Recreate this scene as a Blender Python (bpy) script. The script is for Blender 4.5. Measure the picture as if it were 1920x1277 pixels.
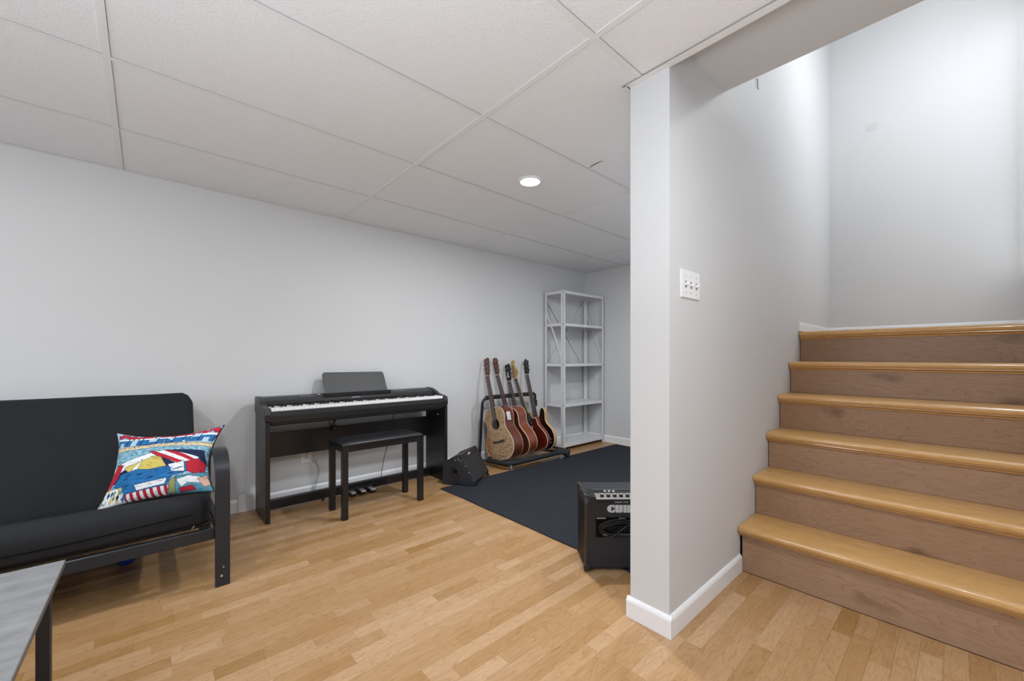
import bpy, bmesh, math, random
from mathutils import Vector, Matrix, noise
random.seed(7)
S = bpy.context.scene
for o in list(bpy.data.objects): bpy.data.objects.remove(o)
C = S.collection
PI = math.pi
V = Vector

# ------------------------------------------------------------------ camera
YAW = .8366
cam_d = bpy.data.cameras.new('camera'); cam = bpy.data.objects.new('camera', cam_d); C.objects.link(cam)
cam.location = (0, 0, 1.03); cam.rotation_euler = (PI/2, 0, YAW - PI/2)
cam_d.sensor_width = 36; cam_d.lens = 762/1920*36; cam_d.shift_y = 31.3/1920; cam_d.clip_start = .02
S.camera = cam
# ------------------------------------------------------------------ world, exposure
w = bpy.data.worlds.new('world'); S.world = w; w.use_nodes = True
w.node_tree.nodes['Background'].inputs[0].default_value = (.9, .93, 1, 1)
w.node_tree.nodes['Background'].inputs[1].default_value = .3
S.view_settings.view_transform = 'Standard'; S.view_settings.look = 'None'
S.view_settings.exposure = 0.12; S.view_settings.gamma = 1; S.view_settings.use_curve_mapping = False
# ------------------------------------------------------------------ room lights
def area(name, loc, rot, size, power, color=(1, 1, 1), sy=None, spread=PI, disk=False):
    l = bpy.data.lights.new(name, 'AREA'); l.energy = power; l.color = color; l.size = size; l.spread = spread
    if disk: l.shape = 'DISK'
    elif sy: l.shape = 'RECTANGLE'; l.size_y = sy
    o = bpy.data.objects.new(name, l); C.objects.link(o); o.location = loc; o.rotation_euler = rot
    return o
DOWN = [(1.738, 1.762), (-.71, 1.74), (1.0, -.24), (-.71, -.9), (2.98, 1.32), (-1.95, .45)]
POW = [20, 11, 17, 6, 15, 3]
for (x, y), p in zip(DOWN, POW):
    area('downlight_lamp', (x, y, 2.085), (0, 0, 0), .08, p, (.94, .97, 1), disk=True)
# daylight from the basement window in the left wall
area('window_daylight', (-2.66, 1.42, 1.52), (0, -PI/2, 0), .7, 22, (.88, .94, 1), sy=.9)
# added fill light behind the camera, aimed up to brighten the ceiling
area('ceiling_fill', (-.85, -.35, .75), (PI-math.radians(12), 0, YAW-PI/2), .8, 56, (.80, .90, 1), spread=math.radians(140))
# added fill light, unseen beside the landing, to brighten the stairwell
area('stairwell_fill', (3.62, -.24, 2.4), (-PI/2, 0, 0), .9, 7.5, (.92, .96, 1), sy=1.7)
# stairwell lamp above the landing
pl_ = bpy.data.lights.new('stairwell_lamp', 'POINT'); pl_.energy = 14; pl_.shadow_soft_size = .07; pl_.color = (.95, .98, 1)
po_ = bpy.data.objects.new('stairwell_lamp', pl_); C.objects.link(po_); po_.location = (3.2, -.02, 3.10)

# ------------------------------------------------------------------ materials
def new_mat(name):
    m = bpy.data.materials.new(name); m.use_nodes = True
    nt = m.node_tree; return m, nt, nt.nodes['Principled BSDF']
def srgb(r, g, b):
    f = lambda c: (c/255/12.92) if c/255 <= .04045 else ((c/255+.055)/1.055)**2.4
    return (f(r), f(g), f(b), 1)
def add_bump(nt, bs, scale, strength, dist=.002, stretch=(1, 1, 1), detail=4, coord='Object'):
    tc = nt.nodes.new('ShaderNodeTexCoord'); mp = nt.nodes.new('ShaderNodeMapping'); mp.inputs['Scale'].default_value = stretch
    n = nt.nodes.new('ShaderNodeTexNoise'); n.inputs['Scale'].default_value = scale; n.inputs['Detail'].default_value = detail
    b = nt.nodes.new('ShaderNodeBump'); b.inputs['Strength'].default_value = strength; b.inputs['Distance'].default_value = dist
    nt.links.new(tc.outputs[coord], mp.inputs[0]); nt.links.new(mp.outputs[0], n.inputs['Vector'])
    nt.links.new(n.outputs[0], b.inputs['Height']); nt.links.new(b.outputs[0], bs.inputs['Normal'])
    return n, mp
def mat(name, col, rough=.5, metal=0, bump=None, var=0, vscale=6, spec=.5, coat=0, emit=0):
    m, nt, b = new_mat(name)
    b.inputs['Base Color'].default_value = col; b.inputs['Roughness'].default_value = rough; b.inputs['Metallic'].default_value = metal
    b.inputs['Specular IOR Level'].default_value = spec; b.inputs['Coat Weight'].default_value = coat
    if emit: b.inputs['Emission Color'].default_value = col; b.inputs['Emission Strength'].default_value = emit
    if bump: add_bump(nt, b, *bump)
    if var:
        tc = nt.nodes.new('ShaderNodeTexCoord'); n = nt.nodes.new('ShaderNodeTexNoise'); n.inputs['Scale'].default_value = vscale; n.inputs['Detail'].default_value = 5
        r = nt.nodes.new('ShaderNodeValToRGB')
        r.color_ramp.elements[0].position = .3; r.color_ramp.elements[1].position = .7
        r.color_ramp.elements[0].color = [c*(1-var) for c in col[:3]]+[1]; r.color_ramp.elements[1].color = [min(1, c*(1+var)) for c in col[:3]]+[1]
        nt.links.new(tc.outputs['Object'], n.inputs['Vector']); nt.links.new(n.outputs[0], r.inputs[0]); nt.links.new(r.outputs[0], b.inputs['Base Color'])
    return m
M = {}
M['wall'] = mat('wall_paint', (.64, .645, .652, 1), .55, bump=(60, .08, .002), var=.015, vscale=1.2)
M['base'] = mat('baseboard_paint', (.82, .825, .84, 1), .35)
M['tee'] = mat('grid_metal', (.80, .80, .80, 1), .5)
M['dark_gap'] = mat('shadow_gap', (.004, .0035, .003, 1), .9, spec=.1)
M['blackwood'] = mat('black_wood', (.008, .008, .009, 1), .33, bump=(120, .05, .001, (1, 1, .05)))
M['blackplastic'] = mat('black_plastic', (.012, .012, .013, 1), .38)
M['blackgloss'] = mat('black_gloss', (.01, .01, .011, 1), .15)
M['blackmetal'] = mat('black_metal', (.014, .017, .022, 1), .38, 0)
M['blackcloth'] = mat('black_cloth', (.0135, .0145, .017, 1), .85, bump=(350, .25, .001), spec=.3)
M['leather'] = mat('black_leather', (.014, .015, .018, 1), .33, bump=(220, .25, .001))
M['foam'] = mat('black_foam', (.010, .011, .013, 1), .75)
M['whitekey'] = mat('white_key', (.85, .85, .85, 1), .3)
M['white'] = mat('white_plastic', (.82, .82, .83, 1), .4)
M['shelfmetal'] = mat('white_shelf_metal', (.72, .725, .73, 1), .4)
M['chrome'] = mat('chrome', (.8, .8, .8, 1), .2, 1)
M['satin'] = mat('satin_chrome', (.62, .62, .62, 1), .35, .75)
M['brass'] = mat('pale_metal', (.6, .55, .45, 1), .3, 1)
M['grey'] = mat('grey_metal', (.35, .36, .38, 1), .35, .6)
M['tolex'] = mat('black_tolex', (.015, .017, .023, 1), .5, bump=(400, .4, .001))
M['tolexreflect'] = mat('vinyl_floor_reflection', (.035, .026, .022, 1), .42, bump=(400, .3, .001))  # black vinyl tinted brown: the floor's reflection is painted into the colour
M['grille'] = mat('grille_cloth', (.02, .019, .018, 1), .8, bump=(500, .6, .002))
M['rug'] = mat('rug_pile', (.030, .033, .040, 1), .95, bump=(260, .9, .004), var=.45, vscale=170, spec=.1)
M['slate'] = None
M['blue'] = mat('blue_plastic', (.01, .05, .35, 1), .3)
M['ledlens'] = mat('led_lens', (1, .98, .95, 1), .4, emit=14)
M['lamp'] = mat('lamp_glass', (1, .99, .97, 1), .4, emit=6)
M['rope'] = mat('grey_cord', (.25, .25, .26, 1), .5)
M['cordblack'] = mat('black_cord', (.01, .01, .01, 1), .45)
M['lettering'] = mat('silver_lettering', (.5, .51, .53, 1), .4)
M['binding'] = mat('cream_binding', (.72, .62, .5, 1), .4)
M['redbinding'] = mat('pink_binding', (.55, .3, .24, 1), .4)
M['tiletear'] = mat('torn_edge', (.10, .09, .08, 1), .9)
M['daylight'] = mat('window_pane', (.85, .92, 1, 1), .2, emit=1.0)

def ceiling_mat():
    m, nt, b = new_mat('ceiling_tile_vinyl')
    b.inputs['Base Color'].default_value = (.84, .845, .86, 1); b.inputs['Roughness'].default_value = .55
    g = nt.nodes.new('ShaderNodeNewGeometry'); mp = nt.nodes.new('ShaderNodeMapping'); mp.inputs['Scale'].default_value = (1, 1.5, 1)
    n = nt.nodes.new('ShaderNodeTexNoise'); n.inputs['Scale'].default_value = 130; n.inputs['Detail'].default_value = 3; n.inputs['Distortion'].default_value = .6
    bp = nt.nodes.new('ShaderNodeBump'); bp.inputs['Strength'].default_value = .55; bp.inputs['Distance'].default_value = .003
    nt.links.new(g.outputs['Position'], mp.inputs[0]); nt.links.new(mp.outputs[0], n.inputs['Vector']); nt.links.new(n.outputs[0], bp.inputs['Height']); nt.links.new(bp.outputs[0], b.inputs['Normal'])
    return m
M['tile'] = ceiling_mat()

def wood(name, cols, grain_axis='x', gscale=9, rough=.4, tone=False, stretch=14, lines=.35, knots=None, coat=0, bumpk=.05, rscale=5, rmul=9, rstretch=4):
    """procedural wood: cols = list of (pos, colour); grain runs along grain_axis; 'tone' attribute shifts shade and grain."""
    m, nt, b = new_mat(name); L = nt.links.new; N = nt.nodes.new
    g = N('ShaderNodeNewGeometry'); mp = N('ShaderNodeMapping')
    sc = {'x': (1, stretch, stretch), 'y': (stretch, 1, stretch), 'z': (stretch, stretch, 1)}[grain_axis]
    mp.inputs['Scale'].default_value = sc
    L(g.outputs['Position'], mp.inputs[0])
    src = mp.outputs[0]
    at = N('ShaderNodeAttribute'); at.attribute_name = 'tone'
    if tone:
        off = N('ShaderNodeVectorMath'); off.operation = 'MULTIPLY_ADD'; off.inputs[1].default_value = (37, 53, 29)
        L(at.outputs['Color'], off.inputs[0]); L(src, off.inputs[2]); src = off.outputs[0]
    mpr = N('ShaderNodeMapping'); rsx = rstretch; mpr.inputs['Scale'].default_value = {'x': (1, rsx, rsx), 'y': (rsx, 1, rsx), 'z': (rsx, rsx, 1)}[grain_axis]
    L(g.outputs['Position'], mpr.inputs[0]); rsrc = mpr.outputs[0]
    if tone:
        off2 = N('ShaderNodeVectorMath'); off2.operation = 'MULTIPLY_ADD'; off2.inputs[1].default_value = (31, 47, 23); L(at.outputs['Color'], off2.inputs[0]); L(rsrc, off2.inputs[2]); rsrc = off2.outputs[0]
    n1 = N('ShaderNodeTexNoise'); n1.inputs['Scale'].default_value = rscale; n1.inputs['Detail'].default_value = 2.5; n1.inputs['Roughness'].default_value = .4; n1.inputs['Distortion'].default_value = .5; L(rsrc, n1.inputs['Vector'])
    # cathedral rings: fractured bands of the low noise
    mul = N('ShaderNodeMath'); mul.operation = 'MULTIPLY'; mul.inputs[1].default_value = rmul; L(n1.outputs[0], mul.inputs[0])
    pp = N('ShaderNodeMath'); pp.operation = 'FRACT'; L(mul.outputs[0], pp.inputs[0])
    ring = N('ShaderNodeValToRGB'); e = ring.color_ramp.elements; e[0].position = 0; e[0].color = (1, 1, 1, 1); e[1].position = .16; e[1].color = (0, 0, 0, 1)
    k = ring.color_ramp.elements.new(1.0); k.color = (.35, .35, .35, 1); L(pp.outputs[0], ring.inputs[0])
    n2 = N('ShaderNodeTexNoise'); n2.inputs['Scale'].default_value = gscale*2.2; n2.inputs['Detail'].default_value = 6; L(src, n2.inputs['Vector'])
    ramp = N('ShaderNodeValToRGB'); r = ramp.color_ramp
    r.elements[0].position = cols[0][0]; r.elements[0].color = cols[0][1]; r.elements[1].position = cols[-1][0]; r.elements[1].color = cols[-1][1]
    for p, c in cols[1:-1]: el = r.elements.new(p); el.color = c
    L(n2.outputs[0], ramp.inputs[0])
    mx = N('ShaderNodeMixRGB'); mx.blend_type = 'MULTIPLY'; mx.inputs[2].default_value = (.62, .5, .4, 1)
    f = N('ShaderNodeMath'); f.operation = 'MULTIPLY'; f.inputs[1].default_value = lines; L(ring.outputs[0], f.inputs[0]); L(f.outputs[0], mx.inputs[0]); L(ramp.outputs[0], mx.inputs[1])
    out = mx.outputs[0]
    if tone:
        hs = N('ShaderNodeHueSaturation'); L(out, hs.inputs['Color'])
        sep = N('ShaderNodeSeparateColor'); L(at.outputs['Color'], sep.inputs[0])
        mr = N('ShaderNodeMapRange'); mr.inputs[3].default_value = .78; mr.inputs[4].default_value = 1.14; L(sep.outputs[0], mr.inputs[0]); L(mr.outputs[0], hs.inputs['Value'])
        mr2 = N('ShaderNodeMapRange'); mr2.inputs[3].default_value = 1.12; mr2.inputs[4].default_value = .9; L(sep.outputs[0], mr2.inputs[0]); L(mr2.outputs[0], hs.inputs['Saturation'])
        out = hs.outputs[0]
    if knots:
        vo = N('ShaderNodeTexVoronoi'); vo.inputs['Scale'].default_value = 1; mk = N('ShaderNodeMapping')
        mk.inputs['Scale'].default_value = knots; L(g.outputs['Position'], mk.inputs[0])
        dn = N('ShaderNodeTexNoise'); dn.inputs['Scale'].default_value = 12; L(g.outputs['Position'], dn.inputs['Vector'])
        ad = N('ShaderNodeMixRGB'); ad.blend_type = 'ADD'; ad.inputs[0].default_value = .30; L(mk.outputs[0], ad.inputs[1]); L(dn.outputs[1], ad.inputs[2]); L(ad.outputs[0], vo.inputs['Vector'])
        kr = N('ShaderNodeValToRGB'); kr.color_ramp.elements[0].position = .05; kr.color_ramp.elements[0].color = (.38, .30, .24, 1); kr.color_ramp.elements[1].position = .20; kr.color_ramp.elements[1].color = (1, 1, 1, 1)
        L(vo.outputs['Distance'], kr.inputs[0])
        mk2 = N('ShaderNodeMixRGB'); mk2.blend_type = 'MULTIPLY'; mk2.inputs[0].default_value = .8; L(out, mk2.inputs[1]); L(kr.outputs[0], mk2.inputs[2]); out = mk2.outputs[0]
    L(out, b.inputs['Base Color']); b.inputs['Roughness'].default_value = rough; b.inputs['Coat Weight'].default_value = coat
    bp = N('ShaderNodeBump'); bp.inputs['Strength'].default_value = bumpk; bp.inputs['Distance'].default_value = .001; L(n2.outputs[0], bp.inputs['Height']); L(bp.outputs[0], b.inputs['Normal'])
    return m
M['maple'] = wood('maple_laminate', [(.25, (.40, .228, .102, 1)), (.5, (.44, .26, .120, 1)), (.75, (.49, .30, .146, 1))], 'x', 8, .33, tone=True, stretch=14, lines=.65, rscale=5, rmul=8, rstretch=3.6)
M['oak'] = wood('oak_tread', [(.3, (.47, .26, .088, 1)), (.5, (.55, .315, .115, 1)), (.7, (.61, .365, .15, 1))], 'y', 9, .22, stretch=16, lines=.3, coat=.2, rscale=3, rmul=9, rstretch=9)
M['riser'] = wood('riser_laminate', [(.25, (.30, .178, .104, 1)), (.5, (.33, .20, .12, 1)), (.75, (.36, .225, .14, 1))], 'y', 7, .42, tone=True, stretch=12, lines=.7, knots=(1, 2.1, 5.5), rscale=2.8, rmul=15, rstretch=5)
M['rosewood'] = wood('rosewood', [(.3, (.03, .014, .009, 1)), (.7, (.07, .035, .022, 1))], 'z', 16, .4, lines=.2)
M['mahogany'] = wood('mahogany', [(.3, (.085, .022, .010, 1)), (.7, (.15, .042, .02, 1))], 'z', 14, .25, lines=.15, coat=.4)
M['redmahogany'] = wood('reddish_mahogany', [(.3, (.16, .038, .013, 1)), (.7, (.24, .062, .024, 1))], 'z', 14, .22, lines=.1, coat=.4)
M['spruce'] = wood('spruce', [(.3, (.42, .24, .11, 1)), (.7, (.55, .34, .17, 1))], 'z', 20, .35, lines=.1)
M['maplepale'] = wood('pale_maple', [(.3, (.45, .25, .10, 1)), (.7, (.58, .35, .16, 1))], 'z', 14, .3, lines=.15, coat=.3)
M['headwood'] = wood('reddish_head_wood', [(.3, (.07, .025, .018, 1)), (.7, (.13, .055, .04, 1))], 'z', 16, .4, lines=.2)

def doodle_mat():
    m, nt, b = new_mat('scribbled_spruce'); L = nt.links.new; N = nt.nodes.new
    tc = N('ShaderNodeTexCoord')
    vo = N('ShaderNodeTexVoronoi'); vo.inputs['Scale'].default_value = 105; vo.inputs['Randomness'].default_value = 1
    n = N('ShaderNodeTexNoise'); n.inputs['Scale'].default_value = 60; n.inputs['Detail'].default_value = 3
    mx = N('ShaderNodeMixRGB'); mx.inputs[0].default_value = .035; L(tc.outputs['Object'], mx.inputs[1]); L(n.outputs[1], mx.inputs[2]); L(tc.outputs['Object'], n.inputs['Vector'])
    L(mx.outputs[0], vo.inputs['Vector'])
    r = N('ShaderNodeValToRGB'); r.color_ramp.elements[0].position = .34; r.color_ramp.elements[0].color = (.07, .03, .015, 1); r.color_ramp.elements[1].position = .44; r.color_ramp.elements[1].color = (.55, .36, .19, 1)
    L(vo.outputs['Distance'], r.inputs[0])
    # bare patch near the sound hole, warmer stain on the bass side
    n3 = N('ShaderNodeTexNoise'); n3.inputs['Scale'].default_value = 7; L(tc.outputs['Object'], n3.inputs['Vector'])
    r3 = N('ShaderNodeValToRGB'); r3.color_ramp.elements[0].position = .58; r3.color_ramp.elements[1].position = .66; L(n3.outputs[0], r3.inputs[0])
    m3 = N('ShaderNodeMixRGB'); L(r3.outputs[0], m3.inputs[0]); L(r.outputs[0], m3.inputs[1]); m3.inputs[2].default_value = (.58, .38, .2, 1)
    sx = N('ShaderNodeSeparateXYZ'); L(tc.outputs['Object'], sx.inputs[0])
    mr = N('ShaderNodeMapRange'); mr.inputs[1].default_value = .10; mr.inputs[2].default_value = .17; L(sx.outputs[0], mr.inputs[0])
    m4 = N('ShaderNodeMixRGB'); m4.blend_type = 'MULTIPLY'; L(mr.outputs[0], m4.inputs[0]); L(m3.outputs[0], m4.inputs[1]); m4.inputs[2].default_value = (.95, .55, .3, 1)
    L(m4.outputs[0], b.inputs['Base Color']); b.inputs['Roughness'].default_value = .4
    return m
M['doodle'] = doodle_mat()
def burst_mat():
    m, nt, b = new_mat('cherry_burst'); L = nt.links.new; N = nt.nodes.new
    tc = N('ShaderNodeTexCoord'); mp = N('ShaderNodeMapping'); mp.inputs['Location'].default_value = (-.02, 0, -.21); mp.inputs['Scale'].default_value = (1.1, 0, .8); L(tc.outputs['Object'], mp.inputs[0])
    ln = N('ShaderNodeVectorMath'); ln.operation = 'LENGTH'; L(mp.outputs[0], ln.inputs[0])
    r = N('ShaderNodeValToRGB'); r.color_ramp.elements[0].position = .05; r.color_ramp.elements[0].color = (.12, .015, .007, 1); r.color_ramp.elements[1].position = .16; r.color_ramp.elements[1].color = (.010, .006, .005, 1)
    L(ln.outputs['Value'], r.inputs[0]); L(r.outputs[0], b.inputs['Base Color']); b.inputs['Roughness'].default_value = .12; b.inputs['Coat Weight'].default_value = .5
    return m
M['burst'] = burst_mat()
M['cherry'] = wood('cherry_gloss', [(.3, (.10, .012, .006, 1)), (.7, (.19, .026, .011, 1))], 'z', 12, .1, lines=.1, coat=.6)
def slate_mat():
    m, nt, b = new_mat('grey_concrete_laminate'); L = nt.links.new; N = nt.nodes.new
    tc = N('ShaderNodeTexCoord'); mp = N('ShaderNodeMapping'); mp.inputs['Scale'].default_value = (3, 9, 3); mp.inputs['Rotation'].default_value = (0, 0, .3); L(tc.outputs['Object'], mp.inputs[0])
    n = N('ShaderNodeTexNoise'); n.inputs['Scale'].default_value = 3; n.inputs['Detail'].default_value = 9; n.inputs['Roughness'].default_value = .65; L(mp.outputs[0], n.inputs['Vector'])
    r = N('ShaderNodeValToRGB'); r.color_ramp.elements[0].position = .25; r.color_ramp.elements[0].color = (.13, .13, .134, 1); r.color_ramp.elements[1].position = .75; r.color_ramp.elements[1].color = (.27, .27, .275, 1)
    L(n.outputs[0], r.inputs[0]); L(r.outputs[0], b.inputs['Base Color']); b.inputs['Roughness'].default_value = .32
    return m
M['slate'] = slate_mat()
def attr_mat(name, rough):
    m, nt, b = new_mat(name); a = nt.nodes.new('ShaderNodeAttribute'); a.attribute_name = 'print'
    nt.links.new(a.outputs['Color'], b.inputs['Base Color']); b.inputs['Roughness'].default_value = rough
    b.inputs['Specular IOR Level'].default_value = .2
    add_bump(nt, b, 500, .2)
    return m
M['print'] = attr_mat('printed_fabric', .8)

# ------------------------------------------------------------------ helpers
def obj(name, bm, m, parent=None, smooth=False, mat_world=None):
    me = bpy.data.meshes.new(name)
    bmesh.ops.recalc_face_normals(bm, faces=bm.faces) if smooth != 'raw' else None
    bm.to_mesh(me); bm.free()
    if m is not None:
        for x in (m if isinstance(m, (list, tuple)) else [m]): me.materials.append(M[x] if isinstance(x, str) else x)
    if smooth:
        for p in me.polygons: p.use_smooth = True
        if smooth is True:
            try: me.set_sharp_from_angle(angle=math.radians(38))
            except Exception: pass
    o = bpy.data.objects.new(name, me); C.objects.link(o)
    if parent is not None: o.parent = parent
    if mat_world is not None: o.matrix_local = mat_world
    return o
def tag(o, label=None, cat=None, group=None, kind=None):
    if label: o['label'] = label
    if cat: o['category'] = cat
    if group: o['group'] = group
    if kind: o['kind'] = kind
    return o
def thing(name, label, cat, loc=(0, 0, 0), rz=0, group=None):
    o = bpy.data.objects.new(name, None); C.objects.link(o); o.location = loc; o.rotation_euler = (0, 0, rz)
    o.empty_display_size = .1
    return tag(o, label, cat, group)
def box(bm, x0, x1, y0, y1, z0, z1, bev=0, seg=1, mi=0):
    vs = [bm.verts.new((x, y, z)) for x in (x0, x1) for y in (y0, y1) for z in (z0, z1)]
    fs = [bm.faces.new([vs[i] for i in f]) for f in ((0, 1, 3, 2), (4, 6, 7, 5), (0, 4, 5, 1), (2, 3, 7, 6), (0, 2, 6, 4), (1, 5, 7, 3))]
    for f in fs: f.material_index = mi
    if bev:
        es = list({e for f in fs for e in f.edges})
        bmesh.ops.bevel(bm, geom=es, offset=bev, segments=seg, affect='EDGES', profile=.6)
    return fs
def B(*a, **k):
    bm = bmesh.new(); box(bm, *a, **k); return bm
def prism(bm, pts, fn, d0, d1, bev=0, seg=2):
    """extrude closed polygon pts (2D) between depth d0 and d1; fn(a,b,d)->xyz"""
    v0 = [bm.verts.new(fn(a, b, d0)) for a, b in pts]; v1 = [bm.verts.new(fn(a, b, d1)) for a, b in pts]
    n = len(pts); fs = [bm.faces.new(v0), bm.faces.new(v1[::-1])]
    for i in range(n): fs.append(bm.faces.new((v0[i], v0[(i+1) % n], v1[(i+1) % n], v1[i])))
    if bev:
        es = list(fs[0].edges)+list(fs[1].edges)
        bmesh.ops.bevel(bm, geom=es, offset=bev, segments=seg, affect='EDGES', profile=.5)
    return fs
def tube(bm, pts, r, n=8, closed=False, cap=True, flat=None):
    pts = [V(p) for p in pts]; rings = []; N = len(pts)
    up = None
    for i, p in enumerate(pts):
        if closed: t = (pts[(i+1) % N]-pts[i-1]).normalized()
        else: t = (pts[min(i+1, N-1)]-pts[max(i-1, 0)]).normalized()
        if up is None:
            a = V((0, 0, 1)) if abs(t.z) < .9 else V((1, 0, 0)); up = (a-t*a.dot(t)).normalized()
        else: up = (up-t*up.dot(t)).normalized()
        s = t.cross(up)
        rr = r[i] if isinstance(r, (list, tuple)) else r
        rings.append([bm.verts.new(p+(up*math.cos(2*PI*k/n)+s*math.sin(2*PI*k/n))*rr) for k in range(n)])
    for i in range(N if closed else N-1):
        a, b = rings[i], rings[(i+1) % N]
        for k in range(n): bm.faces.new((a[k], a[(k+1) % n], b[(k+1) % n], b[k]))
    if cap and not closed: bm.faces.new(rings[0][::-1]); bm.faces.new(rings[-1])
def T(pts, r, n=8, **k):
    bm = bmesh.new(); tube(bm, pts, r, n, **k); return bm
def lathe(bm, prof, n=24, origin=(0, 0, 0), axis='z'):
    o = V(origin); rings = []
    def mk(r, h, a):
        c, s = r*math.cos(a), r*math.sin(a)
        return {'z': V((c, s, h)), 'y': V((c, h, s)), 'x': V((h, c, s))}[axis]+o
    for r, h in prof: rings.append([bm.verts.new(mk(max(r, 1e-5), h, 2*PI*k/n)) for k in range(n)])
    for a, b in zip(rings, rings[1:]):
        for k in range(n): bm.faces.new((a[k], a[(k+1) % n], b[(k+1) % n], b[k]))
    bm.faces.new(rings[0][::-1]); bm.faces.new(rings[-1])
def LT(prof, **k):
    bm = bmesh.new(); lathe(bm, prof, **k); return bm
def smooth_loop(pts, sub=6, closed=True):
    out = []; n = len(pts)
    rng = range(n) if closed else range(n-1)
    for i in rng:
        if closed: p0, p1, p2, p3 = pts[i-1], pts[i], pts[(i+1) % n], pts[(i+2) % n]
        else: p0, p1, p2, p3 = pts[max(i-1, 0)], pts[i], pts[i+1], pts[min(i+2, n-1)]
        for k in range(sub):
            t = k/sub
            out.append(tuple(.5*((2*b)+(-a+c)*t+(2*a-5*b+4*c-d)*t*t+(-a+3*b-3*c+d)*t**3) for a, b, c, d in zip(p0, p1, p2, p3)))
    if not closed: out.append(tuple(pts[-1]))
    return out
def struct(name, bm, m, parent=None, smooth=False):
    o = obj(name, bm, m, parent, smooth)
    if parent is None: o['kind'] = 'structure'
    return o
def tone_attr(o, val):
    a = o.data.color_attributes.new('tone', 'FLOAT_COLOR', 'CORNER')
    for d in a.data: d.color = (val, (val*7.3) % 1, (val*3.1+.3) % 1, 1)

# ================================================================== ROOM SHELL
CZ = 2.10; YB = 3.226; XR = 4.17; XL = -2.7; YF = -2.2; PY = .722; PX = 1.432; PYB = .884
floor = struct('floor', B(XL-.1, XR+.1, YF-.1, YB+.1, -.08, -.004), 'maple'); tone_attr(floor, .5)
struct('wall_back', B(XL-.1, XR+.1, YB, YB+.1, -.08, CZ+.08), 'wall')
struct('wall_far', B(XR, XR+.1, PY, YB, -.08, CZ+.08), 'wall')
bm = bmesh.new()
box(bm, XL-.1, XL, YF-.1, .92, -.08, CZ+.08); box(bm, XL-.1, XL, 1.92, YB, -.08, CZ+.08); box(bm, XL-.1, XL, .92, 1.92, -.08, 1.12); box(bm, XL-.1, XL, .92, 1.92, 1.92, CZ+.08)
struct('wall_left', bm, 'wall')
# partition with its free end facing the room, rising up the stairwell
bm = bmesh.new(); box(bm, PX, XR, PY, PYB, -.004, CZ+.14); box(bm, 1.5, XR, PY, PYB, CZ+.14, 3.68)
struct('wall_partition', bm, 'wall')
struct('wall_landing', B(4.12, 4.22, -.36, PY, 0, 3.68), 'wall')
struct('wall_stair', B(2.135, 4.12, -.36, -.26, -.08, 3.68), 'wall')
struct('wall_right', B(2.135, 2.235, YF, -.36, -.08, 2.3), 'wall')
struct('wall_front', B(XL, 2.235, YF-.1, YF, -.08, 2.3), 'wall')
win = struct('window_1', B(XL-.09, XL-.08, .92, 1.92, 1.12, 1.92), 'daylight')
bm = bmesh.new()
for y in (.92, 1.40, 1.88): box(bm, XL-.07, XL-.02, y, y+.04, 1.12, 1.92)
for z in (1.12, 1.88): box(bm, XL-.07, XL-.02, .92, 1.92, z, z+.04)
obj('window_frame', bm, 'base', win)
# soffit beside the stairwell and upper shaft
struct('ceiling_soffit', B(PX+.004, 1.953, YF, PY, 2.235, 2.33), 'wall')
struct('wall_bulkhead', B(1.80, 1.953, -.36, PY, 2.33, 3.68), 'wall')
struct('ceiling_stairwell', B(1.80, 4.22, -.36, PYB, 3.68, 3.76), 'wall')
# baseboards
def baseboard(name, a, b, nrm, z0=0, h=.083, t=.012):
    a = V((a[0], a[1], z0)); b = V((b[0], b[1], z0)); n = V((nrm[0], nrm[1], 0))
    prof = [(0, 0), (t, 0), (t, h-.016), (t*.75, h-.008), (t*.3, h-.001), (0, h)]
    bm = bmesh.new(); d = (b-a)
    prism(bm, prof, lambda p, q, s: a+d*s+n*p+V((0, 0, q)), 0, 1)
    return struct(name, bm, 'base')
baseboard('baseboard_back', (XL, YB), (XR, YB), (0, -1), h=.085)
baseboard('baseboard_far', (XR, PYB), (XR, YB), (-1, 0), h=.085)
baseboard('baseboard_partition_end', (PX, PY-.012), (PX, PYB+.012), (-1, 0), h=.08)
baseboard('baseboard_stair_side', (PX, PY), (2.135, PY), (0, -1), h=.08)
baseboard('baseboard_rear', (PX, PYB), (XR, PYB), (0, 1))
baseboard('baseboard_landing', (4.12, -.26), (4.12, PY), (-1, 0), z0=1.2, h=.066)
baseboard('baseboard_landing_side', (3.19, PY), (4.12, PY), (0, -1), z0=1.2, h=.063)
struct('trim_1', B(.455, .61, YB-.024, YB-.011, 0, .115, bev=.002), 'base')

# ------------------------------------------------------------------ suspended ceiling
ceil = struct('ceiling', B(XL-.1, XR, YF-.1, YB, CZ+.03, CZ+.08), 'wall')
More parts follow.
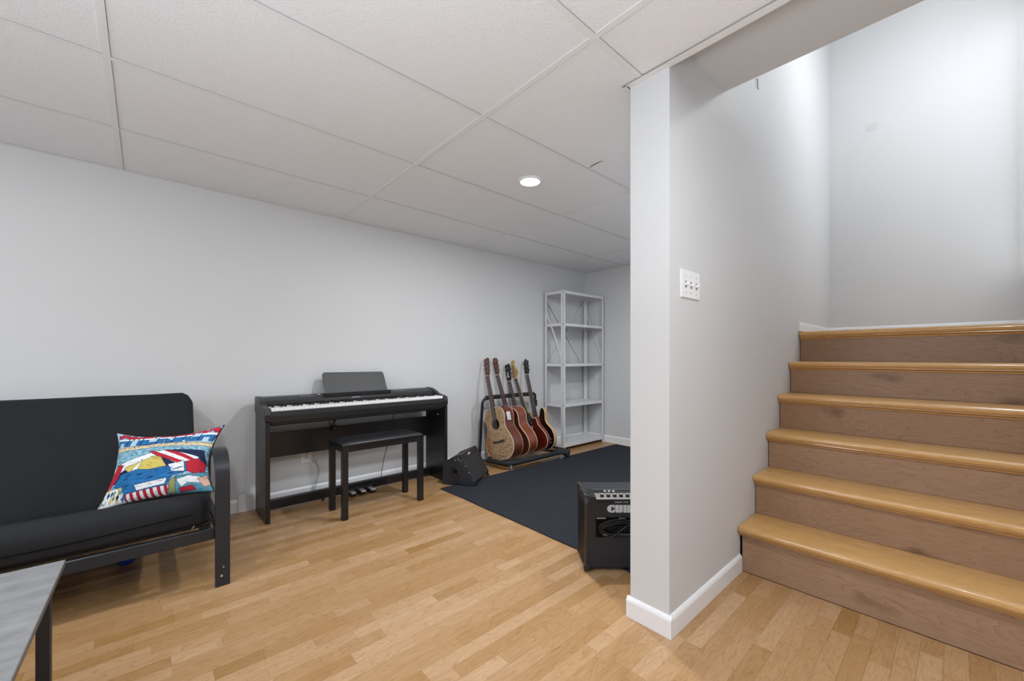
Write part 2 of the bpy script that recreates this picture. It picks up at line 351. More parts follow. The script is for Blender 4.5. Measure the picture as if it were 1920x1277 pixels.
# open the slab beyond the trim: the slab covers everything, so rebuild it as two pieces
bpy.data.objects.remove(ceil)
bm = bmesh.new(); box(bm, XL-.1, PX-.02, YF-.1, YB, CZ+.03, CZ+.08); box(bm, PX-.02, XR, PYB, YB, CZ+.03, CZ+.08)
ceil = struct('ceiling', bm, 'tile')
gx = [-2.543, -1.323, -.103, 1.117, 2.337, 3.557]; gy = [-1.615, -1.005, -.395, .215, .825, 1.435, 2.045, 2.655]
XS = [XL]+gx+[XR]; YS = [YF]+gy+[YB]; hw = .0115
tile_mesh = {}
def tile(x0, x1, y0, y1, sagx=0):
    bm = bmesh.new(); box(bm, x0, x1, y0, y1, 0, .012)
    o = obj('ceiling_tile', bm, 'tile', ceil); o.location = (0, 0, CZ+.0025+random.uniform(0, .0015))
    return o
for i in range(len(XS)-1):
    for j in range(len(YS)-1):
        x0, x1, y0, y1 = XS[i]+.004, XS[i+1]-.004, YS[j]+.004, YS[j+1]-.004
        if y0 < .8:                                    # room in front of the partition
            if x0 > PX-.03: continue
            tile(x0, min(x1, PX-.03), y0, y1)
        elif y0 < .9:
            if x0 < PX-.03 and x1 <= PX: tile(x0, x1, y0, y1)
            elif x0 < PX: tile(x0, PX-.03, y0, y1); tile(PX-.03, x1, PYB+.02, y1)
            else: tile(x0, x1, PYB+.02, y1)
        else: tile(x0, x1, y0, y1)
def tee(x0, x1, y0, y1):
    bm = bmesh.new(); box(bm, x0, x1, y0, y1, CZ, CZ+.0022)
    # dark reveal line along one edge of the tee
    obj('grid_tee', bm, 'tee', ceil)
for x in gx: tee(x-hw, x+hw, PYB if x > PX else YF, YB)
for j, y in enumerate(gy):
    xs = [XL]+gx+[XR]
    for a, b in zip(xs, xs[1:]):
        if y < PYB: b = min(b, PX-.02)
        if b-a < .05: continue
        tee(a+hw, b-hw, y-hw*.9, y+hw*.9)
# wall-angle trim
for a in ((PX-.028, PX+.004, YF, PYB+.004), (PX-.02, XR, PYB, PYB+.018), (XL, XR, YB-.012, YB), (XR-.02, XR, PYB, YB)):
    obj('wall_angle', B(a[0], a[1], a[2], a[3], CZ-.0015, CZ+.001), 'tee', ceil)
# dark reveal gaps beside the tees
bm = bmesh.new()
for x in gx: box(bm, x+hw, x+hw+.0016, PYB if x > PX else YF, YB, CZ+.0012, CZ+.002)
for y in gy:
    box(bm, XL, XR if y > PYB else PX-.03, y-hw*.9-.0016, y-hw*.9, CZ+.0012, CZ+.002)
box(bm, PX-.031, PX-.028, YF, PYB+.02, CZ-.001, CZ+.002)
g = obj('reveal_line', bm, mat('reveal_grey', (.30, .30, .30, 1), .8), ceil)

# ------------------------------------------------------------------ laminate floor: one object per strip block
SW = .0575
def fproj(x, y):
    d = x*math.cos(YAW)+y*math.sin(YAW)
    if d < .25: return None
    r = x*math.sin(YAW)-y*math.cos(YAW)
    return 960+762*r/d, 669.8+762*1.03/d, d
blocks = []
y = YF; row = 0
while y < YB:
    x = XL - random.uniform(0, .3)
    while x < 2.135 or (y > PYB-.05 and x < XR):
        ln = random.choice((.14, .22, .28, .34, .40, .46, .52))
        x1 = x+ln
        lim = XR if y > PYB-.02 else 2.135
        x0c, x1c = max(x, XL), min(x1, lim)
        if x1c-x0c > .02: blocks.append((x0c, x1c, y, min(y+SW, YB)))
        x = x1
    y += SW; row += 1
def barea(b):
    p = fproj((b[0]+b[1])/2, (b[2]+b[3])/2)
    if not p or not (-60 < p[0] < 1980 and p[1] < 1330): return 0
    cx, cy = (b[0]+b[1])/2, (b[2]+b[3])/2
    if 1.72 < cx < 4.1 and .95 < cy < 2.73: return 0           # under the rug
    if cy > 2.3 and cx < .2: return 0                             # under the sofa
    if cx > PX and PY < cy < PYB: return 0
    return (b[1]-b[0])*(b[3]-b[2])/p[2]**3
blocks.sort(key=barea, reverse=True)
def block_geo(bm, b, tone, lay):
    g = .00022
    x0, x1, y0, y1 = b[0]+g, b[1]-g, b[2]+g, b[3]-g
    v = [bm.verts.new(p) for p in ((x0, y0, -.006), (x1, y0, -.006), (x1, y1, -.006), (x0, y1, -.006), (x0, y0, 0), (x1, y0, 0), (x1, y1, 0), (x0, y1, 0))]
    for f in ((4, 5, 6, 7), (0, 1, 5, 4), (1, 2, 6, 5), (2, 3, 7, 6), (3, 0, 4, 7)):
        fc = bm.faces.new([v[i] for i in f])
        for l in fc.loops: l[lay] = (tone, (tone*7.3) % 1, (tone*3.1+.3) % 1, 1)
def rt():
    return min(1, max(0, random.gauss(.55, .24)))
for b in blocks[:300]:
    bm = bmesh.new(); lay = bm.loops.layers.float_color.new('tone'); block_geo(bm, b, rt(), lay)
    obj('plank', bm, 'maple', floor)
bm = bmesh.new(); lay = bm.loops.layers.float_color.new('tone')
for b in blocks[300:]: block_geo(bm, b, rt(), lay)
o = obj('planks', bm, 'maple', floor); o['kind'] = 'stuff'

# ================================================================== STAIRCASE
NX = [2.103, 2.315, 2.525, 2.735, 2.955, 3.186]; NZ = [.222, .425, .618, .812, 1.003, 1.197]
st = thing('staircase', 'honey oak staircase with brown wood-grain risers climbing to the white landing', 'stairs', (2.103, .23, 0))
def wp(o, root):                                        # keep world coordinates while parenting
    o.parent = root; o.matrix_parent_inverse = Matrix.Translation(-root.location); return o
SY0, SY1 = -.258, PY-.003
for k in range(6):
    x, z = NX[k], NZ[k]; zb = 0 if k == 0 else NZ[k-1]
    xe = NX[k+1]+.045 if k < 5 else 4.118
    # tread with rounded nosing
    prof = [(x+.007, z-.030), (x+.001, z-.022), (x, z-.013), (x+.004, z-.004), (x+.012, z), (xe, z), (xe, z-.026), (x+.05, z-.026), (x+.05, z-.030)]
    bm = bmesh.new(); prism(bm, prof, lambda a, b, d: V((a, d, b)), SY0, SY1)
    wp(obj('tread', bm, 'oak', smooth=True), st)
    cv = [(x+.036, z-.030), (x+.014, z-.030), (x+.013, z-.036), (x+.018, z-.040), (x+.028, z-.044), (x+.030, z-.050), (x+.036, z-.050)]
    bm = bmesh.new(); prism(bm, cv, lambda a, b, d: V((a, d, b)), SY0, SY1); wp(obj('nosing_moulding', bm, 'oak', smooth=True), st)
    r = obj('riser', B(x+.036, x+.05, SY0, SY1-(.008 if k == 0 else .002), zb+.001, z-.031), 'riser'); tone_attr(r, [.62, .45, .55, .3, .4, .2][k]); wp(r, st)
struct('riser_gap_shade', B(2.14, 2.16, PY-.011, PY-.002, .0, .2), 'dark_gap')  # near-black strip painting the shade in the gap between riser and wall

# ------------------------------------------------------------------ switch plate
def screw(bm, c, r=.0022, axis='y', h=.002):
    lathe(bm, [(r, 0), (r*.8, -h)], 8, c, axis)
sw = thing('light_switch', 'white three-gang toggle light switch plate on the partition wall beside the stairs', 'switch', (1.597, PY, 1.314))
bm = bmesh.new(); prism(bm, [(-.082, -.056), (.082, -.056), (.082, .056), (-.082, .056)], lambda a, b, d: V((a, -d, b)), 0, .006)
es = [e for e in bm.edges if all(abs(v.co.y+.006) < 1e-4 for v in e.verts)]
bmesh.ops.bevel(bm, geom=es, offset=.004, segments=2, affect='EDGES'); obj('plate', bm, 'white', sw, True)
for dx in (-.046, 0, .046):
    tg = obj('toggle', B(dx-.005, dx+.005, -.019, -.005, -.006, .004, bev=.0015), 'white', sw); 
    obj('toggle_slot', B(dx-.0065, dx+.0065, -.0066, -.0058, -.014, .012), mat('slot_grey', (.3, .3, .3, 1), .6), sw)
    for dz in (-.033, .033):
        bm = bmesh.new(); screw(bm, (dx, -.006, dz)); obj('screw', bm, 'grey', sw)

# ------------------------------------------------------------------ recessed downlight in view (others behind the camera)
def downlight(x, y, label):
    t = thing('ceiling_downlight', label, 'ceiling light', (x, y, CZ), group='recessed ceiling downlights')
    obj('trim_ring', LT([(.052, .006), (.054, -.001), (.060, -.006), (.071, -.005), (.076, .001), (.074, .004)], n=40), 'white', t, True)
    obj('lens', LT([(.054, .004), (.054, -.0015), (.03, -.004), (.0, -.005)], n=32), 'ledlens', t, True)
    return t
downlight(DOWN[0][0], DOWN[0][1], 'small round recessed downlight glowing in the white tiled ceiling')
others = ['round downlight over the futon end of the room', 'round downlight in the ceiling just behind the viewpoint', 'round downlight in the rear left of the ceiling', 'round downlight beyond the partition near its rear face', 'round downlight closest to the left wall']
for (x, y), l in zip(DOWN[1:], others): downlight(x, y, l)
sl = thing('stairwell_light', 'pendant light hanging high above the stairs', 'ceiling light', (3.20, -.02, 3.68))
obj('lamp_base', LT([(.05, 0), (.05, -.02), (.045, -.03)], n=24), 'white', sl, True)
obj('lamp_rod', T([(0, 0, -.03), (0, 0, -.42)], .006, 8), 'white', sl)
obj('lamp_shade', LT([(.02, -.40), (.06, -.42), (.10, -.46), (.10, -.47), (.055, -.435), (.0, -.43)], n=32), 'white', sl, True)
obj('bulb', LT([(.0, -.43), (.02, -.44), (.028, -.46), (.02, -.485), (.0, -.49)], n=16), 'lamp', sl, True)
# tear in tile, flap, hook
tr = obj('tile_tear', T([(1.866, 1.413, CZ+.002), (1.856, 1.38, CZ+.002), (1.852, 1.345, CZ+.002), (1.856, 1.312, CZ+.002)], [.0008, .0028, .0022, .0006], 6), 'tiletear'); tag(tr, 'dark torn slit in the ceiling tile near the partition', 'tear')
bm = bmesh.new(); prism(bm, [(-.035, 0), (.03, -.012), (.04, .022), (-.01, .018)], lambda a, b, d: V((2.463+a, 2.30+b, CZ-.004-.25*max(0, a)*1.0-d)), 0, .002)
fl_ = obj('tile_flap', bm, 'white'); tag(fl_, 'small loose white flap hanging from the ceiling tile beyond the downlight', 'flap')
hk = obj('wall_hook', T([(2.374, PY-.001, 2.485), (2.374, PY-.006, 2.482), (2.376, PY-.006, 2.435), (2.378, PY-.010, 2.43)], .002, 6), mat('hook_metal', (.08, .08, .08, 1), .5)); tag(hk, 'thin dark metal hook high on the stairwell wall', 'hook')

pt = obj('wall_patch', B(4.1188, 4.12, .43, .50, 2.755, 2.815, bev=.0004), mat('patch_paint', (.60, .605, .61, 1), .7, bump=(180, .8, .003))); tag(pt, 'small rough square paint patch high on the landing wall', 'wall patch')
# ================================================================== RUG
bm = bmesh.new()
ys = [.93+i*(2.735-.93)/36 for i in range(37)]; xs = [1.715+i*(4.11-1.715)/48 for i in range(49)]
grid = [[None]*len(ys) for _ in xs]
for i, x in enumerate(xs):
    for j, yy in enumerate(ys):
        dx = .006*noise.noise(V((x*2, yy*3, 0)))
        z = .007+.0012*noise.noise(V((x*6, yy*6, 2)))
        grid[i][j] = bm.verts.new((x+dx, yy+.008*noise.noise(V((x*2.5, 0, yy))), z))
for i in range(len(xs)-1):
    for j in range(len(ys)-1): bm.faces.new((grid[i][j], grid[i+1][j], grid[i+1][j+1], grid[i][j+1]))
ed = [e for e in bm.edges if e.is_boundary]
r = bmesh.ops.extrude_edge_only(bm, edges=ed)
for v in r['geom']:
    if isinstance(v, bmesh.types.BMVert): v.co.z = .0005
rug = obj('area_rug', bm, 'rug'); tag(rug, 'dark charcoal flat-pile rug lying on the maple floor behind the partition', 'rug')

# ================================================================== FUTON
ft = thing('futon_sofa', 'black metal-armed futon sofa with black fabric mattress against the back wall', 'sofa', (-.7, 2.7, 0))
def P_(name, bm, m, sm=False, root=None, label=None):
    o = wp(obj(name, bm, m, smooth=sm), root or ft)
    if label: o['label'] = label
    return o
def band(bm, path, x0, x1, th, closed=False):
    """flat bar of width x0..x1 following a path in (y,z), thickness th inward"""
    n = len(path); L_ = []
    for i, (a, b) in enumerate(path):
        p0 = path[max(i-1, 0)]; p1 = path[min(i+1, n-1)]
        t = V((p1[0]-p0[0], p1[1]-p0[1])).normalized(); nn = V((t.y, -t.x))
        L_.append(((a, b), (a+nn.x*th, b+nn.y*th)))
    rings = [[bm.verts.new((x0, o[0], o[1])), bm.verts.new((x1, o[0], o[1])), bm.verts.new((x1, i_[0], i_[1])), bm.verts.new((x0, i_[0], i_[1]))] for o, i_ in L_]
    for r0, r1 in zip(rings, rings[1:]):
        for k in range(4): bm.faces.new((r0[k], r0[(k+1) % 4], r1[(k+1) % 4], r1[k]))
    bm.faces.new(rings[0][::-1]); bm.faces.new(rings[-1])
armpath = [(2.232, 0), (2.232, .2), (2.232, .40)]+smooth_loop([(2.233, .46), (2.243, .53), (2.275, .575), (2.33, .597), (2.40, .597), (2.55, .572), (2.75, .525), (2.92, .49), (2.985, .45), (3.0, .38)], 5, False)+[(3.0, .2), (3.0, 0)]
for x0 in (-1.79, .233):
    bm = bmesh.new(); band(bm, armpath, x0, x0+.054, .028)
    bmesh.ops.bevel(bm, geom=[e for e in bm.edges if e.calc_face_angle(0) > 1.2], offset=.004, segments=2, affect='EDGES')
    P_('arm_frame', bm, 'blackmetal', True)
    P_('side_rail', B(x0+.012, x0+.042, 2.26, 2.97, .20, .245, bev=.004), 'blackmetal')
bm = bmesh.new(); lathe(bm, [(.006, 0), (.005, -.003)], 10, (.255, 2.2315, .048), 'y'); P_('bolt', bm, 'chrome')
bm = bmesh.new(); lathe(bm, [(.004, 0), (.003, -.002)], 10, (.262, 2.2315, .085), 'y'); P_('bolt', bm, 'grey')
P_('front_rail', B(-1.74, .236, 2.27, 2.295, .205, .256, bev=.004), 'blackmetal')
P_('back_rail', B(-1.74, .236, 2.93, 2.955, .20, .25, bev=.004), 'blackmetal')
P_('deck_tube', T([(-1.73, 2.335, .262), (.22, 2.335, .262)], .011, 10), 'blackmetal', True)
P_('deck_tube', T([(-1.73, 2.80, .24), (.22, 2.80, .24)], .011, 10), 'blackmetal', True)
bm = bmesh.new()
for k in range(28):
    x = -1.68+k*.068; tube(bm, [(x, 2.335, .274), (x, 2.6, .268), (x, 2.80, .252)], .0025, 5)
for k in range(6): tube(bm, [(-1.72, 2.36+k*.085, .273-k*.004), (.2, 2.36+k*.085, .273-k*.004)], .0025, 5)
P_('deck_wire', bm, 'blackmetal')
bm = bmesh.new(); tube(bm, [(.155, 2.34, .262), (.15, 2.325, .284), (.165, 2.315, .27), (.15, 2.32, .255)], .003, 6); P_('wire_clip', bm, 'chrome')
for x in (-.05, .02, .09, .17, .21):
    P_('deck_clip', T([(x, 2.335, .275), (x+.012, 2.318, .292), (x+.03, 2.33, .275)], .002, 5), 'blackmetal')
def mattress(prof, x0, x1, name, crease=0.006, seed=0):
    loop = smooth_loop(prof, 8); n = len(loop)
    cy = sum(p[0] for p in loop)/n; cz = sum(p[1] for p in loop)/n
    bm = bmesh.new(); rings = []
    xsn = [x0, x0+.006, x0+.02, x0+.045]+[x0+.08+i*(x1-x0-.16)/44 for i in range(45)]+[x1-.045, x1-.02, x1-.006, x1]
    for x in xsn:
        e = min(x-x0, x1-x); s = 1 if e >= .045 else 1-.5*(1-e/.045)**2.2*.42
        ring = []
        for (a, b) in loop:
            d = V((a-cy, b-cz)); nz = noise.noise(V((x*3.1, a*7, b*7+seed)))*crease + noise.noise(V((x*9, a*14, b*14+seed)))*crease*.35
            d2 = d*s + d.normalized()*nz
            ring.append(bm.verts.new((x, cy+d2.x, cz+d2.y)))
        rings.append(ring)
    for r0, r1 in zip(rings, rings[1:]):
        for k in range(n): bm.faces.new((r0[k], r0[(k+1) % n], r1[(k+1) % n], r1[k]))
    bm.faces.new(rings[0][::-1]); bm.faces.new(rings[-1])
    return P_(name, bm, 'blackcloth', 'all')
mattress([(2.262, .31), (2.262, .375), (2.30, .408), (2.42, .392), (2.60, .348), (2.80, .300), (2.90, .275), (2.92, .255), (2.85, .255), (2.55, .272), (2.32, .280), (2.275, .285)], -1.735, .222, 'seat_mattress', .008)
mattress([(2.775, .30), (2.80, .38), (2.89, .58), (2.975, .77), (2.995, .812), (3.03, .825), (3.10, .81), (3.115, .77), (3.05, .58), (2.95, .33), (2.90, .27), (2.80, .268)], -1.735, .205, 'back_mattress', .005, 5)
P_('back_frame', T([(.20, 2.93, .25), (.20, 3.06, .55), (.20, 3.14, .76), (.18, 3.145, .77), (-1.7, 3.145, .77)], .012, 8), 'blackmetal', True)
# seam running along the front of the mattress
bm = bmesh.new()
pts = [(x, 2.2560+.0015*math.sin(x*9), .335+.010*math.sin(x*2.1)+.004*math.sin(x*7)) for x in [-1.7+i*.05 for i in range(38)]]
tube(bm, pts, .0016, 5); tube(bm, [(-.10, 2.256, .33), (-.098, 2.268, .288)], .0015, 5)
P_('seam', bm, mat('seam_black', (.003, .003, .003, 1), .9, spec=.1))
bt = obj('blue_bottle_cap', LT([(.0, .0), (.03, .003), (.04, .02), (.036, .05), (.02, .07), (.0, .075)], n=20, origin=(-.07, 2.80, .001)), 'blue', None, True); tag(bt, 'small bright blue plastic item on the floor under the futon', 'plastic item')

# ------------------------------------------------------------------ printed pillow
NW, NH = 240, 190
W_ = (.80, .82, .84); RED = (.47, .02, .04); BLU = (.02, .15, .38); NAV = (.012, .025, .07); TEAL = (.10, .30, .40); LB = (.42, .60, .70); CR = (.72, .60, .38); YEL = (.62, .50, .12); OL = (.30, .30, .12); PK = (.68, .42, .34)
img = [[TEAL]*NW for _ in range(NH)]          # img[row from top][col]
def pip(x, y, poly):
    c = False; n = len(poly); j = n-1
    for i in range(n):
        xi, yi = poly[i]; xj, yj = poly[j]
        if (yi > y) != (yj > y) and x < (xj-xi)*(y-yi)/(yj-yi)+xi: c = not c
        j = i
    return c
def fill(poly, col, line=None):
    x0 = max(0, int(min(p[0] for p in poly)*NW)); x1 = min(NW-1, int(max(p[0] for p in poly)*NW)+1)
    y0 = max(0, int(min(p[1] for p in poly)*NH)); y1 = min(NH-1, int(max(p[1] for p in poly)*NH)+1)
    for r in range(y0, y1+1):
        for c in range(x0, x1+1):
            if pip((c+.5)/NW, (r+.5)/NH, poly):
                img[r][c] = col(c/NW, r/NH) if callable(col) else col
    if line:
        n = len(poly)
        for i in range(n):
            a, b = poly[i], poly[(i+1) % n]; L = int(max(abs(a[0]-b[0])*NW, abs(a[1]-b[1])*NH))+1
            for k in range(L):
                px = int((a[0]+(b[0]-a[0])*k/L)*NW); py = int((a[1]+(b[1]-a[1])*k/L)*NH)
                if 0 <= px < NW and 0 <= py < NH: img[py][px] = line
def ell(cx, cy, rx, ry, n=24): return [(cx+rx*math.cos(2*PI*k/n), cy+ry*math.sin(2*PI*k/n)) for k in range(n)]
for r in range(NH):
    for c in range(NW):
        n_ = noise.noise(V((c*.12, r*.3, 1)))
        img[r][c] = tuple(a+(b-a)*max(0, min(1, .4+n_)) for a, b in zip(TEAL, LB))
fill([(0, 0), (1, 0), (1, .27), (0, .27)], LB)
F = {'A': ["01110", "11011", "10001", "11111", "11111", "10001", "10001"], 'M': ["10001", "11011", "11111", "10101", "10001", "10001", "10001"], 'E': ["11111", "11000", "11110", "11110", "11000", "11000", "11111"],
     'R': ["11110", "11011", "11011", "11110", "11100", "11010", "11011"], 'I': ["111", "111", "111", "111", "111", "111", "111"], 'C': ["01111", "11011", "11000", "11000", "11000", "11011", "01111"]}
for pas in (0, 1):
    cx = .03
    for chh in "AMERICA":
        g_ = F[chh]; wd = len(g_[0]); cw = .0262; e_ = .0065 if pas == 0 else 0
        for ri, rw in enumerate(g_):
            for ci, q in enumerate(rw):
                if q == '1':
                    x0, y0 = cx+ci*cw+(6-ri)*.004, .022+ri*.032
                    colr = NAV if pas == 0 else (RED if ri < 3 else (W_ if ri < 4 else BLU))
                    fill([(x0-e_, y0-e_), (x0+cw*1.12+e_, y0-e_), (x0+cw*1.12+e_, y0+.034+e_), (x0-e_, y0+.034+e_)], colr)
        cx += (wd+.55)*cw
fill([(0, .27), (.5, .25), (1, .28), (1, .335), (.5, .30), (0, .33)], CR, NAV)
for k in range(230):
    px = random.uniform(.01, .98); py = .292-.02*math.sin(px*PI)+random.uniform(-.014, .014)
    r_, c_ = int(py*NH), int(px*NW); img[r_][c_] = NAV
    if random.random() < .5 and c_+1 < NW: img[r_][c_+1] = NAV
# abstract comic-coloured shapes
fill([(.12, .50), (.55, .36), (.95, .40), (1, .62), (.1, .75)], NAV)
fill([(.02, .55), (.50, .36), (.60, .38), (.2, .60), (.12, .66)], W_, NAV)
fill([(.22, .56), (.52, .42), (.62, .62), (.30, .66)], YEL, NAV)
fill([(.24, .72), (.38, .46), (.34, .70)], W_, NAV)
fill([(.42, .36), (.60, .37), (.90, .50), (.97, .72), (.86, .70), (.60, .50), (.50, .44)], lambda x, y: W_ if int((x*.6-y*.9+2)*22) % 2 else RED, NAV)
fill([(.0, .74), (.12, .50), (.20, .52), (.17, .66), (.05, .84)], RED, NAV)
fill([(.78, .56), (.90, .52), (.99, .60), (.97, .72), (.86, .74), (.78, .68)], RED, NAV)
fill([(.12, .78), (.20, .64), (.36, .60), (.46, .62), (.60, .60), (.78, .56), (.80, .70), (.66, .74), (.60, .90), (.26, .92), (.20, .80)], BLU, NAV)
fill([(.62, .58), (.76, .55), (.78, .70), (.66, .68)], W_, NAV)
for k in range(26):
    a = random.uniform(.15, .75); b = random.uniform(.62, .88)
    fill([(a, b), (a+.05, b-.012), (a+.055, b-.002), (a+.004, b+.014)], random.choice((NAV, (.03, .22, .55))))
fill([(.34, .80), (.62, .76), (.60, .84), (.36, .88)], W_, NAV)
fill([(.24, .90), (.64, .86), (.60, 1), (.26, 1)], lambda x, y: W_ if int(x*34) % 2 else RED, NAV)
fill([(0, .80), (.18, .80), (.26, 1), (0, 1)], W_, NAV)
for k in range(16):
    a = random.uniform(0, .22); b = random.uniform(.8, .98); fill([(a, b), (a+.02, b-.03), (a+.035, b), (a+.012, b+.05)], random.choice((OL, LB, BLU, YEL, NAV)))
fill([(.68, .76), (1, .72), (1, 1), (.66, 1)], TEAL, NAV)
fill([(.70, .80), (.82, .76), (.96, .80), (.92, .88), (.80, .86), (.74, .92)], W_, NAV)
fill([(.90, .82), (.99, .76), (1, .90), (.94, .94)], PK, NAV)
fill([(.72, .93), (.84, .90), (.86, .97), (.72, .99)], RED, NAV)
fill([(.64, .80), (.70, .76), (.68, .98), (.62, 1)], OL, NAV)

for k in range(230):
    a = random.uniform(.02, .98); b = random.uniform(.34, .98); ang = random.choice((-.5, -.3, .2, .5))+random.uniform(-.2, .2); L9 = random.randint(4, 12)
    for q in range(L9):
        c_ = int(a*NW+q*math.cos(ang)); r_ = int(b*NH-q*math.sin(ang)+.15*math.sin(q))
        if 0 <= c_ < NW and 0 <= r_ < NH:
            o_ = img[r_][c_]; img[r_][c_] = tuple(v*.35 for v in o_)
pl = thing('throw_pillow', 'square throw pillow with red, white and blue comic-coloured print on the futon', 'pillow', (.07, 2.73, .45))
BL, BR, TL, TR = V((-.162, 2.575, .345)), V((.236, 2.31, .412)), V((-.104, 2.78, .658)), V((.288, 2.42, .697))
def pillow_pt(s, t, side):
    p = (BL*(1-s)+BR*s)*(1-t)+(TL*(1-s)+TR*s)*t
    cs, ct = s-.5, t-.5
    # edges pulled in between the corners
    pull_s = (1-abs(2*cs)**2)*(abs(2*ct)**3)*.055*(-1 if ct > 0 else 1)
    pull_t = (1-abs(2*ct)**2)*(abs(2*cs)**3)*.045*(-1 if cs > 0 else 1)
    up = (TL-BL).normalized(); rt_ = (BR-BL).normalized(); n = rt_.cross(up).normalized()
    p += up*pull_s*(.35 if ct < 0 else .8)+rt_*pull_t
    h = ((1-abs(2*cs)**2.6)*(1-abs(2*ct)**2.6))**.55*.056
    h += noise.noise(V((s*4, t*4, side)))*.006*min(1, h*40)
    return p+n*h*side
n_ = (BR-BL).normalized().cross((TL-BL).normalized())
fs_ = 1 if n_.y < 0 else -1
def pillow_side(side, nw, nh, colored, name, m, parent):
    me = bpy.data.meshes.new(name); vs = [pillow_pt(i/nw, j/nh, side)-pl.location for j in range(nh+1) for i in range(nw+1)]
    fc = [(j*(nw+1)+i, j*(nw+1)+i+1, (j+1)*(nw+1)+i+1, (j+1)*(nw+1)+i) for j in range(nh) for i in range(nw)]
    if side != fs_ * 1 and False: fc = [f[::-1] for f in fc]
    me.from_pydata([tuple(v) for v in vs], [], fc); me.materials.append(M[m])
    for p in me.polygons: p.use_smooth = True
    if colored:
        a = me.color_attributes.new('print', 'FLOAT_COLOR', 'CORNER')
        buf = []
        for j in range(nh):
            for i in range(nw):
                c = img[nh-1-j][i]; buf += [c[0], c[1], c[2], 1]*4
        a.data.foreach_set('color', buf)
    o = bpy.data.objects.new(name, me); C.objects.link(o); o.parent = parent; return o
pillow_side(fs_, NW, NH, True, 'printed_front', 'print', pl)
pillow_side(-fs_, 40, 32, False, 'back_cover', 'blackcloth', pl)
edge = [pillow_pt(i/30, 0, 0)-pl.location for i in range(30)]+[pillow_pt(1, i/30, 0)-pl.location for i in range(30)]+[pillow_pt(1-i/30, 1, 0)-pl.location for i in range(30)]+[pillow_pt(0, 1-i/30, 0)-pl.location for i in range(30)]
obj('seam_edge', T(edge, .0028, 6, closed=True), 'blackcloth', pl, True)

# ================================================================== COFFEE TABLE
ct = thing('coffee_table', 'coffee table with grey concrete-look top and thin black metal legs, cropped by the frame', 'table', (-.17, 1.722, 0), math.radians(-.9))
obj('table_top', B(-1.05, 0, -.80, 0, .434, .45, bev=.0012), 'slate', ct)
obj('edge_band', B(-1.0495, .0006, -.7995, .0006, .4352, .4488), mat('grey_edge', (.12, .115, .11, 1), .45), ct)
for lx, ly in ((-.022, -.135), (-.022, -.70), (-1.03, -.135), (-1.03, -.70)):
    obj('leg', B(lx-.013, lx+.013, ly-.013, ly+.013, 0, .42, bev=.002), 'blackmetal', ct)
obj('frame_rail', B(-1.03, -.018, -.147, -.123, .412, .433, bev=.002), 'blackmetal', ct); obj('frame_rail', B(-1.03, -.018, -.712, -.688, .412, .433, bev=.002), 'blackmetal', ct)
obj('frame_rail', B(-.034, -.010, -.70, -.135, .412, .433, bev=.002), 'blackmetal', ct); obj('frame_rail', B(-1.042, -1.018, -.70, -.135, .412, .433, bev=.002), 'blackmetal', ct)
obj('bolt', LT([(.007, 0), (.006, -.004), (.002, -.005)], n=12, origin=(-.022, -.148, .405), axis='y'), 'chrome', ct, True)

# ================================================================== DIGITAL PIANO
pn = thing('digital_piano', 'black digital piano on its matching wooden stand against the back wall', 'piano', (1.2, 3.03, 0))
def Q(name, bm, m, sm=False, lab=None): 
    o = P_(name, bm, m, sm, pn); 
    if lab: o['label'] = lab
    return o
px0, px1 = .548, 1.865
for x0 in (px0, px1-.026):
    bm = bmesh.new(); prism(bm, [(2.866, 0), (3.172, 0), (3.172, .66), (2.90, .64), (2.866, .625)], lambda a, b, d: V((x0+d, a, b)), 0, .026, bev=.002)
    Q('stand_panel', bm, 'blackwood')
Q('back_board', B(px0+.026, px1-.026, 3.115, 3.13, .352, .518, bev=.001), 'blackwood')
Q('pedal_rail', B(px0+.026, px1-.026, 3.085, 3.125, .012, .075, bev=.006, seg=2), 'blackwood')
Q('rail_foot', B(.94, .955, 3.07, 3.085, 0, .022), 'blackplastic')
for i, (x, y) in enumerate(((1.135, 3.03), (1.207, 3.025), (1.279, 3.02))):
    p = Q('pedal', B(x-.017, x+.017, y-.05, y+.04, .026, .040, bev=.006, seg=3), 'satin', True)
    o = wp(obj('pedal_block', B(x-.019, x+.019, y-.03, y+.06, .002, .022, bev=.003), 'blackplastic'), pn)
Q('pedal_box', B(1.10, 1.315, 3.045, 3.10, .004, .055, bev=.006), 'blackplastic')
# body
prof = [(2.872, .622), (2.868, .66), (2.871, .688), (2.883, .691), (2.883, .686), (3.035, .690), (3.035, .722), (3.05, .742), (3.10, .760), (3.165, .764), (3.172, .75), (3.172, .665), (3.10, .60), (2.93, .60)]
bm = bmesh.new(); prism(bm, prof, lambda a, b, d: V((d, a, b)), px0+.022, px1-.022); Q('keyboard_body', bm, 'blackplastic')
cap = [(2.868, .632), (2.864, .672), (2.872, .702), (2.90, .712), (3.0, .722), (3.05, .748), (3.10, .764), (3.165, .768), (3.176, .75), (3.176, .662), (2.93, .635)]
for xc in (px0-.004, px1-.034+.004):
    bm = bmesh.new(); prism(bm, cap, lambda a, b, d: V((xc+d, a, b)), 0, .034, bev=.003); Q('end_cap', bm, 'blackplastic')
kx0, kx1 = px0+.034, px1-.034; kw = (kx1-kx0)/52
for k in range(52):
    x = kx0+k*kw; Q('white_key', B(x+.0005, x+kw-.0005, 2.884, 3.032, .686, .7090, bev=.0012), 'whitekey')
pat = [1, 0, 1, 1, 0, 1, 1]; c = 0
for k in range(51):
    if (k % 7) in (0, 2, 3, 5, 6):
        x = kx0+(k+1)*kw; bm = bmesh.new(); box(bm, x-.0055, x+.0055, 2.942, 3.032, .707, .7195, bev=.002); Q('black_key', bm, 'blackgloss')
